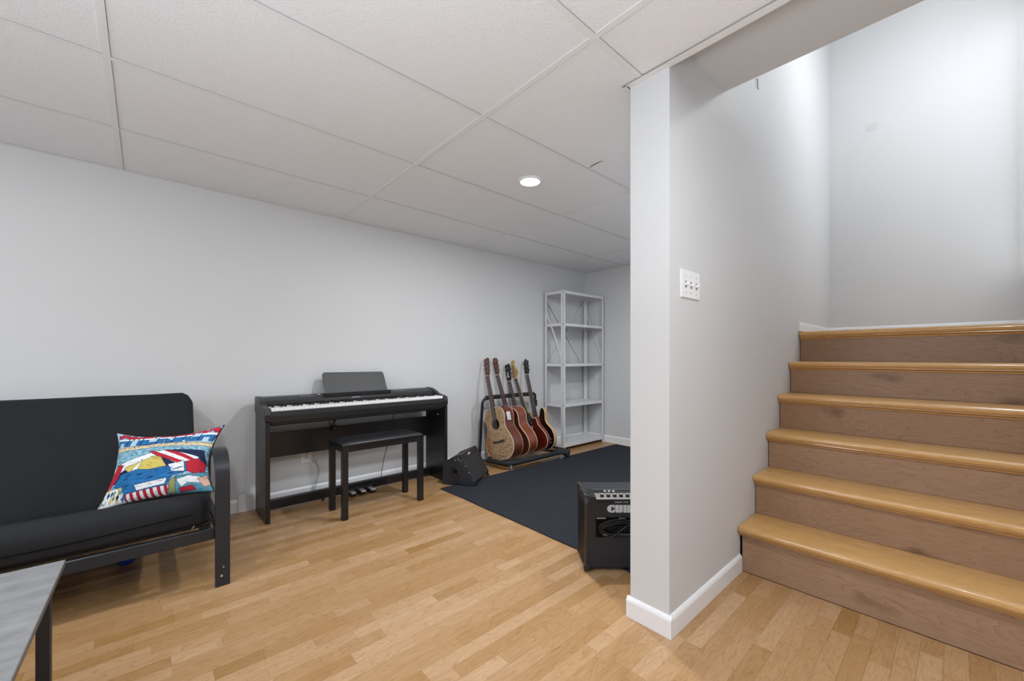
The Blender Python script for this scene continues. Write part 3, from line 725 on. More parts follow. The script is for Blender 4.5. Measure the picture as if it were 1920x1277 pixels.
Q('lower_case', B(px0+.03, px1-.03, 2.885, 3.15, .598, .628, bev=.01), 'blackplastic')
# panel details
bm = bmesh.new()
for x0, x1 in ((.80, .90), (1.50, 1.60)): prism(bm, [(x0, 3.075), (x1, 3.075), (x1, 3.13), (x0, 3.13)], lambda a, b, d: V((a, b, .7515+(b-3.075)*.17+d)), .001, .0025)
Q('display', bm, mat('display_grey', (.09, .09, .1, 1), .25))
bm = bmesh.new()
for k in range(26):
    x = .93+k*.021+(.03 if k > 12 else 0)
    box(bm, x, x+.013, 3.062, 3.07, .746, .7495)
Q('button_row', bm, mat('button_grey', (.07, .07, .07, 1), .4))
bm = bmesh.new(); lathe(bm, [(.012, 0), (.011, .006), (0, .007)], 16, (.93, 3.10, .759)); Q('volume_knob', bm, 'grey', True)
bm = bmesh.new(); box(bm, 1.14, 1.20, 3.0415, 3.0425, .731, .7345); Q('badge', bm, 'lettering')
# music rest
a0, a1 = V((.966, 3.085, .752)), V((1.444, 3.085, .752))
tl, trp = V((.966, 3.158, .917)), V((1.437, 3.158, .914))
bm = bmesh.new()
out = [a0, a1, trp+V((-.0, -.003, -.014)), trp+V((-.012, 0, 0)), tl+V((.012, 0, 0)), tl+V((0, -.003, -.014))]
nrm = (a1-a0).cross(tl-a0).normalized()*.006
f0 = [bm.verts.new(p) for p in out]; f1 = [bm.verts.new(p-nrm) for p in out]
bm.faces.new(f0); bm.faces.new(f1[::-1])
for i in range(6): bm.faces.new((f0[i], f1[i], f1[(i+1) % 6], f0[(i+1) % 6]))
mr_ = Q('music_rest', bm, mat('matte_rest', (.05, .05, .05, 1), .55))
bm = bmesh.new(); prism(bm, [(3.052, .748), (3.092, .748), (3.094, .768), (3.088, .768), (3.06, .760), (3.055, .772), (3.052, .770)], lambda a, b, d: V((d, a, b)), .955, 1.455)
Q('rest_ledge', bm, 'blackgloss')
Q('sticker', B(px1-.0275, px1-.026, 2.96, 2.99, .545, .553), 'lettering', lab='small pale label')
# cables
def cable(name, pts, r, m, label, sub=6):
    o = obj(name, T(smooth_loop(pts, sub, False), r, 6), m, None, 'all'); tag(o, label, 'cable'); return o
cable('pedal_cable', [(1.50, 3.10, .60), (1.495, 3.10, .52), (1.49, 3.16, .36), (1.45, 3.17, .2), (1.41, 3.13, .09), (1.38, 3.07, .07), (1.30, 3.06, .07), (1.38, 3.055, .03), (1.44, 3.06, .06), (1.42, 3.06, .09)], .003, 'cordblack', 'black pedal cable hanging behind the bench down to the pedal rail')
cable('power_cord', [(.90, 3.212, .315), (.915, 3.19, .30), (.94, 3.19, .25), (.955, 3.19, .19), (.935, 3.18, .11), (.90, 3.17, .02)], .0019, 'rope', 'thin grey power cord looping from the wall outlet to the floor')
cable('adapter_cord', [(.895, 3.212, .30), (.915, 3.20, .27), (.945, 3.20, .23), (.95, 3.20, .17), (.92, 3.19, .08), (.905, 3.18, .02)], .0016, 'rope', 'second thin grey cord beside the power cord at the outlet')
ph = thing('headphone_plug', 'black headphone plug and cord hanging under the piano keyboard', 'cable', (1.0, 3.08, .52))
obj('plug_body', T([(.02, 0, .04), (.035, 0, .055), (.04, -.005, .052)], [.010, .014, .008], 10), 'blackplastic', ph, True)
obj('plug_cord', T(smooth_loop([(0, 0, .10), (-.006, .0, .05), (.0, 0, .01), (.025, -.004, .035), (.03, .0, .0), (.015, .02, -.01), (-.03, .02, 0)], 6, False), .0035, 6), 'cordblack', ph, 'all')
obj('plug_clip', B(.015, .05, .005, .033, -.03, .012, bev=.004), 'blackplastic', ph)
# outlet
ot = thing('wall_outlet', 'white wall outlet low on the back wall under the piano', 'outlet', (.878, YB, .315))
obj('plate', B(-.038, .038, -.006, 0, -.06, .06, bev=.003, seg=2), 'white', ot)
for dz in (-.02, .022):
    obj('socket', LT([(.0165, -.0055), (.016, -.0085), (.0, -.0085)], n=20, origin=(0, 0, dz), axis='y'), 'white', ot, True)
    bm = bmesh.new(); box(bm, -.008, -.005, -.0095, -.008, dz-.004, dz+.006); box(bm, .005, .008, -.0095, -.008, dz-.004, dz+.006); lathe(bm, [(.0028, -.008), (.0028, -.0095)], 8, (0, 0, dz-.009), 'y')
    obj('socket_slot', bm, 'dark_gap', ot)
obj('plug', B(.004, .03, -.03, -.009, -.002, .03, bev=.004), 'white', ot)

# ================================================================== BENCH
bn = thing('piano_bench', 'black piano bench with padded leather top in front of the piano', 'bench', (1.205, 2.735, 0))
for sx in (-1, 1):
    for sy in (-1, 1):
        cx_, cy_ = sx*.268, sy*.115
        obj('leg', B(cx_-.018, cx_+.018, cy_-.018, cy_+.018, 0, .465, bev=.002), 'blackwood', bn)
for sy in (-1, 1): obj('apron', B(-.252, .252, sy*.122-.009, sy*.122+.009, .428, .468, bev=.001), 'blackwood', bn)
for sx in (-1, 1): obj('apron', B(sx*.275-.009, sx*.275+.009, -.1, .1, .428, .468, bev=.001), 'blackwood', bn)
bm = bmesh.new(); nx_, ny_ = 36, 18; gr = {}
for side in (0, 1):
    for i in range(nx_+1):
        for j in range(ny_+1):
            a, b = -1+2*i/nx_, -1+2*j/ny_
            # superellipse-rounded plan
            px = a*.293; py = b*.140
            h = (max(0, (1-abs(a)**11)*(1-abs(b)**7)))**.4*.019
            edge_ = (i in (0, nx_) or j in (0, ny_))
            if side == 0 or not edge_: gr[side, i, j] = bm.verts.new((px, py, .468+(h if side == 0 else -.0)))
            else: gr[side, i, j] = gr[0, i, j]
    for i in range(nx_):
        for j in range(ny_):
            q = [gr[side, i, j], gr[side, i+1, j], gr[side, i+1, j+1], gr[side, i, j+1]]
            try: bm.faces.new(q if side == 0 else q[::-1])
            except ValueError: pass
obj('seat_pad', bm, 'leather', bn, 'all')
obj('seat_board', B(-.291, .291, -.138, .138, .458, .470, bev=.003), 'blackwood', bn)
obj('lid_hinge', B(-.262, -.256, -.05, -.03, .420, .430), 'chrome', bn)

# ================================================================== STEEL SHELF
sh = thing('metal_shelving', 'tall empty white steel shelving unit with five shelves in the far corner', 'shelving', (3.77, 3.07, 0))
sx0, sx1, sy0, sy1 = 3.395, 4.145, 2.925, 3.205; SH = 1.77
def R(name, bm, m='shelfmetal', sm=False): return P_(name, bm, m, sm, sh)
for x, dx in ((sx0, 1), (sx1, -1)):
    for y, dy in ((sy0, 1), (sy1, -1)):
        bm = bmesh.new()
        box(bm, min(x, x+dx*.034), max(x, x+dx*.034), min(y, y+dy*.002), max(y, y+dy*.002), 0, SH)
        box(bm, min(x, x+dx*.002), max(x, x+dx*.002), min(y, y+dy*.034), max(y, y+dy*.034), 0, SH)
        p = R('post', bm)
        bm = bmesh.new()
        for k in range(34):
            z = .04+k*.05
            if dy > 0: lathe(bm, [(.003, 0), (.003, -.0006)], 6, (x+dx*.02, y, z), 'y')
            if dx > 0: lathe(bm, [(.003, 0), (.003, -.0006)], 6, (x, y+dy*.02, z), 'x')
        if len(bm.verts):
            h = obj('bolt_hole', bm, mat('hole_grey', (.45, .45, .46, 1), .6)); h['kind'] = 'stuff'; h.parent = p; 
        else: bm.free()
for z in (.066, .508, .957, 1.405, 1.765):
    bm = bmesh.new(); box(bm, sx0+.003, sx1-.003, sy0+.003, sy1-.003, z-.002, z)
    box(bm, sx0+.003, sx1-.003, sy0+.0025, sy0+.0045, z-.030, z-.002); box(bm, sx0+.003, sx1-.003, sy1-.0045, sy1-.0025, z-.030, z-.002)
    box(bm, sx0+.0025, sx0+.0045, sy0+.003, sy1-.003, z-.030, z-.002); box(bm, sx1-.0045, sx1-.0025, sy0+.003, sy1-.003, z-.030, z-.002)
    R('shelf', bm)
def strip(a, b, n, wd=.018, th=.002):
    a, b, n = V(a), V(b), V(n); t = (b-a).normalized(); s = t.cross(n).normalized()*wd/2; n = n*th
    bm = bmesh.new(); v = [bm.verts.new(p+q+r_) for p in (a, b) for q in (s, -s) for r_ in (n*0, n)]
    for f in ((0, 1, 3, 2), (4, 6, 7, 5), (0, 4, 5, 1), (2, 3, 7, 6), (0, 2, 6, 4), (1, 5, 7, 3)): bm.faces.new([v[i] for i in f])
    return bm
R('back_brace', strip((sx0+.02, sy1+.001, 1.72), (sx1-.02, sy1+.001, .90), (0, 1, 0)))
R('back_brace', strip((sx1-.02, sy1+.004, 1.72), (sx0+.02, sy1+.004, .90), (0, 1, 0)))
R('side_brace', strip((sx0-.003, sy1-.015, 1.58), (sx0-.003, sy0+.015, 1.02), (1, 0, 0)))
R('side_brace', strip((sx1+.001, sy1-.015, 1.58), (sx1+.001, sy0+.015, 1.02), (1, 0, 0)))
bm = bmesh.new()
for z in (.035, .497, .945, 1.393, 1.752):
    for x in (sx0+.015, sx1-.015): lathe(bm, [(.006, 0), (.005, -.003)], 8, (x, sy0, z), 'y')
    for y in (sy0+.015, sy1-.015): lathe(bm, [(.006, 0), (.005, -.003)], 8, (sx0, y, z), 'x')
R('bolt', bm, 'grey')

# ================================================================== GUITAR RACK
gk = thing('guitar_rack', 'black tubular guitar rack with foam padding holding five guitars', 'stand', (2.8, 2.95, 0))
def G(name, pts, r, m='foam', n=10, sub=6):
    return P_(name, T(smooth_loop(pts, sub, False), r, n), m, 'all', gk)
G('upright_frame', [(2.43, 3.17, .03), (2.425, 3.14, .3), (2.42, 3.11, .56), (2.425, 3.105, .60), (2.45, 3.10, .628), (2.50, 3.10, .634), (2.8, 3.10, .636), (3.05, 3.10, .634), (3.12, 3.10, .632), (3.135, 3.10, .61), (3.14, 3.11, .56), (3.145, 3.14, .3), (3.15, 3.17, .03)], .014, 'blackmetal')
G('neck_pad', [(2.455, 3.10, .632), (2.52, 3.10, .636), (2.8, 3.10, .638), (3.05, 3.10, .636), (3.11, 3.10, .634)], .021)
P_('clamp', B(3.118, 3.158, 3.085, 3.125, .50, .57, bev=.006), 'blackplastic', False, gk)
G('body_pad', [(2.425, 3.03, .045), (2.43, 2.88, .055), (2.445, 2.80, .058), (2.49, 2.755, .06), (2.56, 2.745, .06), (2.9, 2.745, .06), (3.08, 2.745, .062), (3.16, 2.72, .06), (3.20, 2.70, .05)], .024)
G('rear_pad', [(2.45, 3.05, .055), (2.8, 3.05, .055), (3.14, 3.05, .055)], .018)
P_('end_foot', T(smooth_loop([(3.14, 2.80, .075), (3.17, 2.76, .07), (3.20, 2.72, .052), (3.215, 2.69, .045)], 4, False), [.028]*4+[.034]*4+[.040]*4+[.036], 12), 'foam', 'all', gk)
G('side_rail', [(2.43, 3.19, .03), (2.43, 3.0, .035), (2.43, 2.80, .05)], .011, 'blackmetal')
G('side_rail', [(3.15, 3.19, .03), (3.15, 3.0, .04), (3.16, 2.80, .06)], .013, 'blackmetal')
for x, y in ((2.46, 2.745), (3.10, 2.71)):
    P_('leg', T([(x, y, .05), (x+.005, y-.012, .012), (x+.005, y-.012, .001)], [.007, .010, .014], 10), mat('leg_grey', (.10, .11, .13, 1), .35), 'all', gk)
for x in (2.43, 3.15): P_('leg', T([(x, 3.18, .03), (x, 3.185, .001)], [.01, .013], 10), 'blackplastic', 'all', gk)

# ================================================================== GUITARS
def gframe(foot, head, twist=0):
    """local x = width (treble side +), y = out of the face, z = up the neck"""
    foot, head = V(foot), V(head); z = (head-foot).normalized()
    n = V((-1, 0, 0)); n = (n-z*n.dot(z)).normalized()
    n = (Matrix.Rotation(twist, 3, z) @ n).normalized()
    x = n.cross(z).normalized()               # +x is the bass side, toward the wall
    m = Matrix((x, n, z)).transposed().to_4x4(); m.translation = foot
    return m, (head-foot).length
ACO = [(0, 0), (.09, .004), (.15, .028), (.19, .075), (.202, .13), (.19, .19), (.155, .25), (.132, .295), (.134, .34), (.146, .39), (.143, .43), (.115, .47), (.06, .492), (.02, .497)]
def sym(h): return smooth_loop([(x, z) for x, z in h]+[(-x, z) for x, z in h[::-1][:-1]], 4)
def offset_face(bm, pts, y): 
    f = bm.faces.new([bm.verts.new((a, y, b)) for a, b in pts]); return f
def tuner(parent, x, z, s, y, m):
    bm = bmesh.new(); tube(bm, [(x, y, z), (x+s*.018, y, z)], .0022, 6); lathe(bm, [(.006, .0), (.008, .004), (.007, .011), (.002, .013)] if s > 0 else [(.006, 0), (.008, -.004), (.007, -.011), (.002, -.013)], 8, (x+s*.017, y, z), 'x')
    bmesh.ops.scale(bm, vec=(1, .55, 1), space=Matrix.Translation((-x, -y, -z)), verts=bm.verts)
    obj('tuner', bm, m, parent, 'all')
def neck_parts(t, z0, zn, zh, yf, headpoly, mneck, mhead, tunerm='chrome', fb='rosewood', six=False, backdark=True, headback=.02, w0=.028, w1=.0215, frets=14, fbz0=None):
    fz = fbz0 if fbz0 is not None else z0
    bm = bmesh.new()
    prof0 = [(-w0, 0), (w0, 0), (w0*.7, -.018), (0, -.024), (-w0*.7, -.018)]
    v0 = [bm.verts.new((a, yf+.002+b, z0)) for a, b in prof0]; v1 = [bm.verts.new((a*w1/w0, yf+.002+b*.8, zn)) for a, b in prof0]
    bm.faces.new(v0); bm.faces.new(v1[::-1])
    for i in range(5): bm.faces.new((v0[i], v0[(i+1) % 5], v1[(i+1) % 5], v1[i]))
    nk = obj('neck', bm, mneck, t, 'all')
    bm = bmesh.new()
    v = [bm.verts.new(p) for p in ((-w0*1.05, yf+.002, fz), (w0*1.05, yf+.002, fz), (w1, yf+.002, zn), (-w1, yf+.002, zn), (-w0*1.05, yf+.007, fz), (w0*1.05, yf+.007, fz), (w1, yf+.007, zn), (-w1, yf+.007, zn))]
    for f in ((4, 5, 6, 7), (0, 1, 5, 4), (1, 2, 6, 5), (2, 3, 7, 6), (3, 0, 4, 7), (0, 3, 2, 1)): bm.faces.new([v[i] for i in f])
    fbd = obj('fretboard', bm, fb, t)
    bm = bmesh.new(); sl_ = zn-z0 if fbz0 is None else zn-fz
    scale = .63
    for k in range(1, 21):
        zz = zn-scale*(1-2**(-k/12))
        if zz < fz+.005: break
        ww = w1+(w0*1.05-w1)*(zn-zz)/(zn-fz); box(bm, -ww+.001, ww-.001, yf+.0068, yf+.0082, zz-.0006, zz+.0006)
    obj('fret', bm, 'brass', fbd)
    obj('nut', B(-w1, w1, yf+.003, yf+.0095, zn, zn+.005), 'binding', t)
    bm = bmesh.new(); prism(bm, [(a, zn+.004+b) for a, b in headpoly], lambda a, b, d: V((a, yf-.004-d-(b-zn)*.12, b)), -.004, .010); hd = obj('headstock', bm, mhead, t)
    hl = zh-zn
    for k in range(3 if not six else 6):
        if six:
            f = (k+.6)/6.3; zz = zn+.015+f*(hl-.03); tuner(hd, .024+.006*f, zz, 1, yf-.008-(zz-zn)*.12, tunerm)
            bm = bmesh.new(); lathe(bm, [(.004, 0), (.003, .008)], 8, (.012, yf-(zz-zn)*.12, zz), 'y'); obj('string_post', bm, tunerm, hd)
        else:
            zz = zn+hl*(.25+.27*k)
            for s in (-1, 1):
                tuner(hd, s*.030, zz, s, yf-.008-(zz-zn)*.12, tunerm)
                bm = bmesh.new(); lathe(bm, [(.0055, 0), (.004, .007)], 8, (s*.02, yf-(zz-zn)*.12, zz), 'y'); obj('string_post', bm, tunerm, hd)
def strings(t, zb, zn, yb, yn, w0=.027, w1=.017):
    bm = bmesh.new()
    for k in range(6):
        a = -1+k*.4; tube(bm, [(a*w0, yb, zb), (a*w1, yn, zn)], .00035, 4)
    obj('string', bm, 'grey', t)
HEAD_A = [(-.021, 0), (.021, 0), (.031, .03), (.036, .16), (.024, .178), (0, .172), (-.024, .178), (-.036, .16), (-.031, .03)]
HEAD_R = [(-.021, 0), (.021, 0), (.030, .03), (.033, .14), (.026, .165), (0, .175), (-.026, .165), (-.033, .14), (-.030, .03)]
HEAD_S = smooth_loop([(-.021, 0), (.019, 0), (.021, .02), (.042, .035), (.050, .06), (.038, .085), (.02, .12), (.018, .15), (.026, .175), (.008, .19), (-.022, .17), (-.026, .12), (-.028, .05), (-.026, .02)], 3)
HEAD_B = [(-.021, 0), (.021, 0), (.032, .035), (.030, .10), (.038, .145), (.018, .150), (.0, .172), (-.018, .150), (-.038, .145), (-.030, .10), (-.032, .035)]
def acoustic(name, label, foot, head, top, side, mhead, neckm='mahogany', sc=.95, twist=0, headpoly=HEAD_A, rim='binding', backrim='redbinding', sticker=False):
    m, L_ = gframe(foot, head, twist); t = thing(name, label, 'guitar', group='guitars in the rack'); t.matrix_world = m
    s = sc; dep = .115*s
    out = [(a*s, b*s) for a, b in sym(ACO)]
    bm = bmesh.new(); prism(bm, out, lambda a, b, d: V((a, -d, b)), .001, dep); obj('body_side', bm, side, t, 'all')
    t.children[0].data.set_sharp_from_angle(angle=math.radians(40))
    bm = bmesh.new(); prism(bm, [(a*.985, .25*s+(b-.25*s)*.985) for a, b in out], lambda a, b, d: V((a, d, b)), -.001, .0016); obj('top', bm, top, t)
    obj('binding', T([(a, 0, b) for a, b in out], .0034, 6, closed=True), rim, t, 'all')
    obj('back_binding', T([(a, -dep, b) for a, b in out], .0026, 6, closed=True), backrim, t, 'all')
    zs = .335*s
    obj('sound_hole', LT([(.050*s, .0012), (.050*s, .0022), (0, .0022)], n=32, origin=(0, 0, zs), axis='y'), 'dark_gap', t)
    bm = bmesh.new(); tube(bm, [(.054*s*math.cos(a*PI/16), .002, zs+.054*s*math.sin(a*PI/16)) for a in range(32)], .0016, 5, closed=True); obj('rosette', bm, 'rosewood', t, 'all')
    bm = bmesh.new(); box(bm, -.085, .085, .001, .010, .158*s, .182*s, bev=.003); br = obj('bridge', bm, 'rosewood', t)
    obj('saddle', B(-.037, .037, .010, .013, .176*s, .179*s), 'binding', br)
    neck_parts(t, .49*s, L_-.178, L_, 0, headpoly, neckm, mhead, fbz0=.388*s)
    strings(t, .178*s, L_-.178, .013, .0095)
    if sticker: obj('sticker', B(.128*s, .1395*s, -.088, -.022, .395*s, .455*s), 'white', t, False)['label'] = 'white paper label on the body side'
    return t
def sidesticker(t, pos, rot, size):
    bm = bmesh.new(); box(bm, -size[0]/2, size[0]/2, -size[1]/2, size[1]/2, -.0006, .0006)
    o = obj('sticker', bm, 'white', t); o.matrix_local = Matrix.Translation(pos) @ rot; o['label'] = 'white paper label with grey print'
    for k in range(6):
        p = obj('label_print', B(-size[0]/2+.006+k*.011, -size[0]/2+.011+k*.011, -size[1]/2+.006, size[1]/2-.006-.01*(k % 2), .0006, .0009), mat('print_grey', (.2, .2, .2, 1), .6), o)
g1 = acoustic('acoustic_guitar', 'tan acoustic guitar with dark scribbles all over its top, leftmost in the rack', (2.48, 2.885, .07), (2.487, 3.168, 1.015), 'doodle', 'mahogany', 'headwood', sc=1.0)
sidesticker(g1, V((-.1482, -.052, .385)), Matrix.Rotation(math.radians(-90), 4, 'Y'), (.078, .042))
g2 = acoustic('acoustic_guitar', 'acoustic guitar with reddish-brown sides and cream binding, second from the left in the rack', (2.70, 2.89, .07), (2.592, 3.165, 1.02), 'mahogany', 'redmahogany', 'mahogany', headpoly=HEAD_R, backrim='binding')
STR = smooth_loop([(0, 0), (.10, .01), (.15, .06), (.155, .12), (.125, .18), (.11, .22), (.125, .27), (.14, .33), (.125, .365), (.095, .35), (.065, .30), (.03, .285), (-.03, .285), (-.07, .31), (-.10, .375), (-.135, .40), (-.15, .36), (-.125, .29), (-.112, .23), (-.13, .17), (-.16, .11), (-.14, .03), (-.08, 0)], 4)
CUT = smooth_loop([(0, 0), (.11, .008), (.165, .05), (.180, .11), (.160, .175), (.128, .225), (.112, .265), (.112, .30), (.096, .325), (.075, .318), (.055, .29), (.03, .275), (-.03, .30), (-.07, .34), (-.10, .355), (-.125, .34), (-.135, .30), (-.118, .25), (-.128, .215), (-.16, .165), (-.178, .10), (-.155, .035), (-.09, .004)], 4)
STR = [(-a, b) for a, b in STR]; CUT = [(-a, b) for a, b in CUT]; HEAD_S = [(-a, b) for a, b in HEAD_S]
def electric(name, label, foot, head, outline, face, side, mneck, mhead, headpoly, dep, zjoin, six=False, twist=0, pick=None, rim=None, z_off=0, knobs=(), pickups=(), fb='rosewood', tunerm='chrome', bridge=.12, tailp=None):
    m, L_ = gframe(foot, head, twist); t = thing(name, label, 'guitar', group='guitars in the rack'); t.matrix_world = m
    bm = bmesh.new(); prism(bm, outline, lambda a, b, d: V((a, -d, b)), .002, dep, bev=0)
    o = obj('body_side', bm, side, t, 'all'); o.data.set_sharp_from_angle(angle=math.radians(40))
    cxm = sum(a for a, b in outline)/len(outline); czm = sum(b for a, b in outline)/len(outline)
    bm = bmesh.new(); prism(bm, [(cxm+(a-cxm)*.985, czm+(b-czm)*.985) for a, b in outline], lambda a, b, d: V((a, d, b)), -.002, .003, bev=.0015); obj('top', bm, face, t)
    if rim: obj('binding', T([(a, .0, b) for a, b in outline], .003, 6, closed=True), rim, t, 'all')
    if pick:
        bm = bmesh.new(); prism(bm, pick, lambda a, b, d: V((a, d, b)), .0031, .0055); obj('pickguard', bm, 'white' if name == 'electric_guitar' and six else 'blackgloss', t)
    for z in pickups:
        p = obj('pickup', B(-.038, .038, .003, .013, z-.017, z+.017, bev=.003), 'chrome', t)
    br = obj('bridge', B(-.042, .042, .003, .015, bridge-.008, bridge+.008, bev=.002), 'chrome', t)
    if tailp: obj('tailpiece', B(-.045, .045, .003, .015, tailp-.006, tailp+.006, bev=.003), 'chrome', t)
    for x, z in knobs: obj('knob', LT([(.011, .003), (.010, .018), (.0, .019)], n=14, origin=(-x, 0, z), axis='y'), 'brass', t, True)
    neck_parts(t, zjoin-.03, L_-.172, L_, .004, headpoly, mneck, mhead, six=six, fb=fb, fbz0=zjoin-.08, tunerm=tunerm)
    strings(t, bridge, L_-.172, .016, .0135)
    return t
electric('electric_guitar', 'electric guitar with dark headstock and small white mark, mostly hidden third in the rack', (2.835, 2.93, .085), (2.772, 3.172, .945), STR, 'burst', 'blackgloss', 'mahogany', 'blackgloss', HEAD_A, .042, .30, pick=None, pickups=(.26, .17), bridge=.13)
g3 = [o for o in bpy.data.objects if o.name.startswith('electric_guitar')][0]
hd3 = [c for c in g3.children if c.name.startswith('headstock')][0]
bm = bmesh.new(); L3 = .895-.172
prism(bm, [(-.009, L3+.045), (.009, L3+.045), (.002, L3+.10), (-.002, L3+.10)], lambda a, b, d: V((a, .0045+d-(b-L3)*.12+.001, b)), 0, .001); obj('head_mark', bm, 'white', hd3)
electric('electric_guitar', 'cherry-red electric guitar with blond maple headstock, fourth from the left in the rack', (2.945, 2.875, .085), (2.853, 3.175, .97), CUT, 'cherry', 'cherry', 'maplepale', 'maplepale', HEAD_S, .042, .30, six=True, rim='binding', pickups=(.24, .17), bridge=.115, tunerm='blackmetal')
SEMI = smooth_loop([(0, 0), (.11, .008), (.175, .05), (.20, .12), (.185, .19), (.145, .245), (.125, .285), (.130, .33), (.140, .375), (.130, .415), (.105, .425), (.078, .40), (.058, .355), (.030, .335), (-.030, .335), (-.058, .355), (-.078, .40), (-.105, .425), (-.130, .415), (-.140, .375), (-.130, .33), (-.125, .285), (-.145, .245), (-.185, .19), (-.20, .12), (-.175, .05), (-.11, .008)], 4)
electric('semi_hollow_guitar', 'black and dark red semi-hollow guitar with tan sides and gold knobs, rightmost in the rack', (3.03, 2.885, .07), (3.033, 3.17, 1.008), SEMI, 'burst', 'maplepale', 'mahogany', 'blackgloss', HEAD_B, .036, .335, rim='binding', pickups=(.29, .19), bridge=.145, tailp=.10, knobs=((.12, .13), (.15, .10), (.105, .085), (.14, .065)), pick=[(-.04, .32), (-.075, .25), (-.07, .16), (-.045, .15), (-.02, .22)])

# ================================================================== WEDGE SPEAKER
A_ = V((.545, -.839, 0)); Bv = V((.839, .545, 0)); O_ = V((1.934, 2.584, 0))-A_*.275
spk = thing('monitor_amplifier', 'black wedge-shaped practice amplifier on the rug edge beside the piano', 'amplifier')
spk.matrix_world = Matrix((Bv, A_*-1, V((0, 0, 1)))).transposed().to_4x4() @ Matrix.Identity(4); spk.location = O_+V((0, 0, .008))
# local: x along width (B), y = -depth, z up
side = [(0, .005), (.0, .172), (.012, .182), (.150, .244), (.163, .238), (.277, .030), (.275, .008), (.26, .002)]
Wd = .35
for x0 in (0, Wd-.014):
    bm = bmesh.new(); prism(bm, side, lambda a, b, d: V((x0+d, -a, b)), 0, .014, bev=.003); obj('side_panel', bm, 'tolex', spk)
core = [(.003, .008), (.003, .170), (.148, .238), (.160, .231), (.267, .034), (.26, .008)]
bm = bmesh.new(); prism(bm, core, lambda a, b, d: V((d, -a, b)), .013, Wd-.013); obj('cabinet', bm, 'tolex', spk)
p0, p1 = V((.163, .238)), V((.277, .030)); dd = (p1-p0)
def slope(f0, f1, out, x0, x1, name, m, bev=.0):
    a = p0+dd*f0; b = p0+dd*f1; n = V((dd.y, -dd.x)).normalized()*-1
    if n.x < 0: n = -n
    poly = [a+n*-.012, b+n*-.012, b+n*out, a+n*out]
    bm = bmesh.new(); prism(bm, [(q.x, q.y) for q in poly], lambda u, v, d: V((d, -u, v)), x0, x1, bev=bev); return obj(name, bm, m, spk)
slope(.16, .95, -.004, .018, Wd-.018, 'grille', 'grille')
slope(.0, .15, .001, .014, Wd-.014, 'logo_panel', 'blackplastic')
slope(.95, 1.0, .0, .014, Wd-.014, 'lower_lip', 'tolex')
a = p0+dd*.075; n = V((-dd.y, dd.x)).normalized(); n = n if n.x > 0 else -n
bm = bmesh.new(); c_ = a+n*.002; lathe(bm, [(.022, 0), (.018, -.003), (0, -.004)], 20, (.14, -c_.x, c_.y), 'y'); bmesh.ops.scale(bm, vec=(1.4, 1, .5), space=Matrix.Translation((-.14, c_.x, -c_.y)), verts=bm.verts); obj('badge', bm, 'lettering', spk, True)
obj('port_ring', LT([(.045, .001), (.044, -.006), (.030, -.007), (.028, -.002), (.016, -.002), (.016, -.003), (.0, -.003)], n=32, origin=(0, -.115, .105), axis='x'), 'blackplastic', spk, True)
obj('port_hole', LT([(.016, -.0032), (.015, -.0045), (0, -.0045)], n=20, origin=(0, -.115, .105), axis='x'), 'dark_gap', spk)
for d_, z_ in ((.205, .155), (.232, .105), (.265, .045), (.14, .215)):
    obj('corner_screw', LT([(.004, 0), (.003, -.0015)], n=8, origin=(0, -d_+.008, z_), axis='x'), 'chrome', spk)
bm = bmesh.new()
for d_, z_ in ((.11, .208), (.135, .215), (.16, .205)): lathe(bm, [(.006, 0), (.004, -.008)], 10, (0, -d_, z_-.012), 'x')
obj('control_knob', bm, 'grey', spk)
for x, d_ in ((.03, .02), (.03, .28), (Wd-.03, .02), (Wd-.03, .28)): obj('foot', LT([(.012, -.0005), (.012, .010)], n=12, origin=(x, -d_, 0)), 'blackplastic', spk)

# ================================================================== COMBO AMP
Aw = V((.743, -.669, 0)); Ad = V((.669, .743, 0))
am = thing('combo_amplifier', 'black cube-shaped combo amplifier with silver lettering beside the partition', 'amplifier')
am.matrix_world = Matrix((Aw, Ad, V((0, 0, 1)))).transposed().to_4x4(); am.location = V((1.566, 1.215, .009))
AW, AD, AH = .395, .205, .360
obj('cabinet', B(0, AW, .0, AD, .008, AH-.045, bev=.003), 'tolex', am)
for x0 in (0, AW-.014):
    bm = bmesh.new(); prism(bm, [(-.006, .004), (AD+.002, .004), (AD+.002, AH), (.02, AH), (-.006, AH-.016)], lambda a, b, d: V((x0+d, a, b)), 0, .014, bev=.003); obj('side_panel', bm, 'tolexreflect', am)
bm = bmesh.new(); prism(bm, [(.095, AH-.05), (AD, AH-.05), (AD, AH-.002), (.10, AH-.002)], lambda a, b, d: V((d, a, b)), .013, AW-.013, bev=.002); obj('top_panel', bm, 'tolex', am)
bm = bmesh.new(); prism(bm, [(.0, AH-.046), (.045, AH-.046), (.048, AH-.008), (.004, AH-.020)], lambda a, b, d: V((d, a, b)), .055, AW-.03); obj('control_panel', bm, mat('panel_silver', (.22, .19, .17, 1), .45), am)
bm = bmesh.new(); prism(bm, [(.045, AH-.046), (.096, AH-.046), (.098, AH-.006), (.048, AH-.008)], lambda a, b, d: V((d, a, b)), .055, AW-.014); obj('rear_panel', bm, 'blackgloss', am)
obj('panel_edge', B(.055, AW-.014, .094, .098, AH-.007, AH-.003), 'grey', am)
bm = bmesh.new(); prism(bm, [(-.003, AH-.046), (.095, AH-.046), (.098, AH-.001), (-.003, AH-.010)], lambda a, b, d: V((d, a, b)), .012, .055, bev=.003); obj('corner_block', bm, 'blackplastic', am)
obj('silver_strip', B(.057, AW-.03, -.004, .002, AH-.0205, AH-.0155), 'lettering', am)
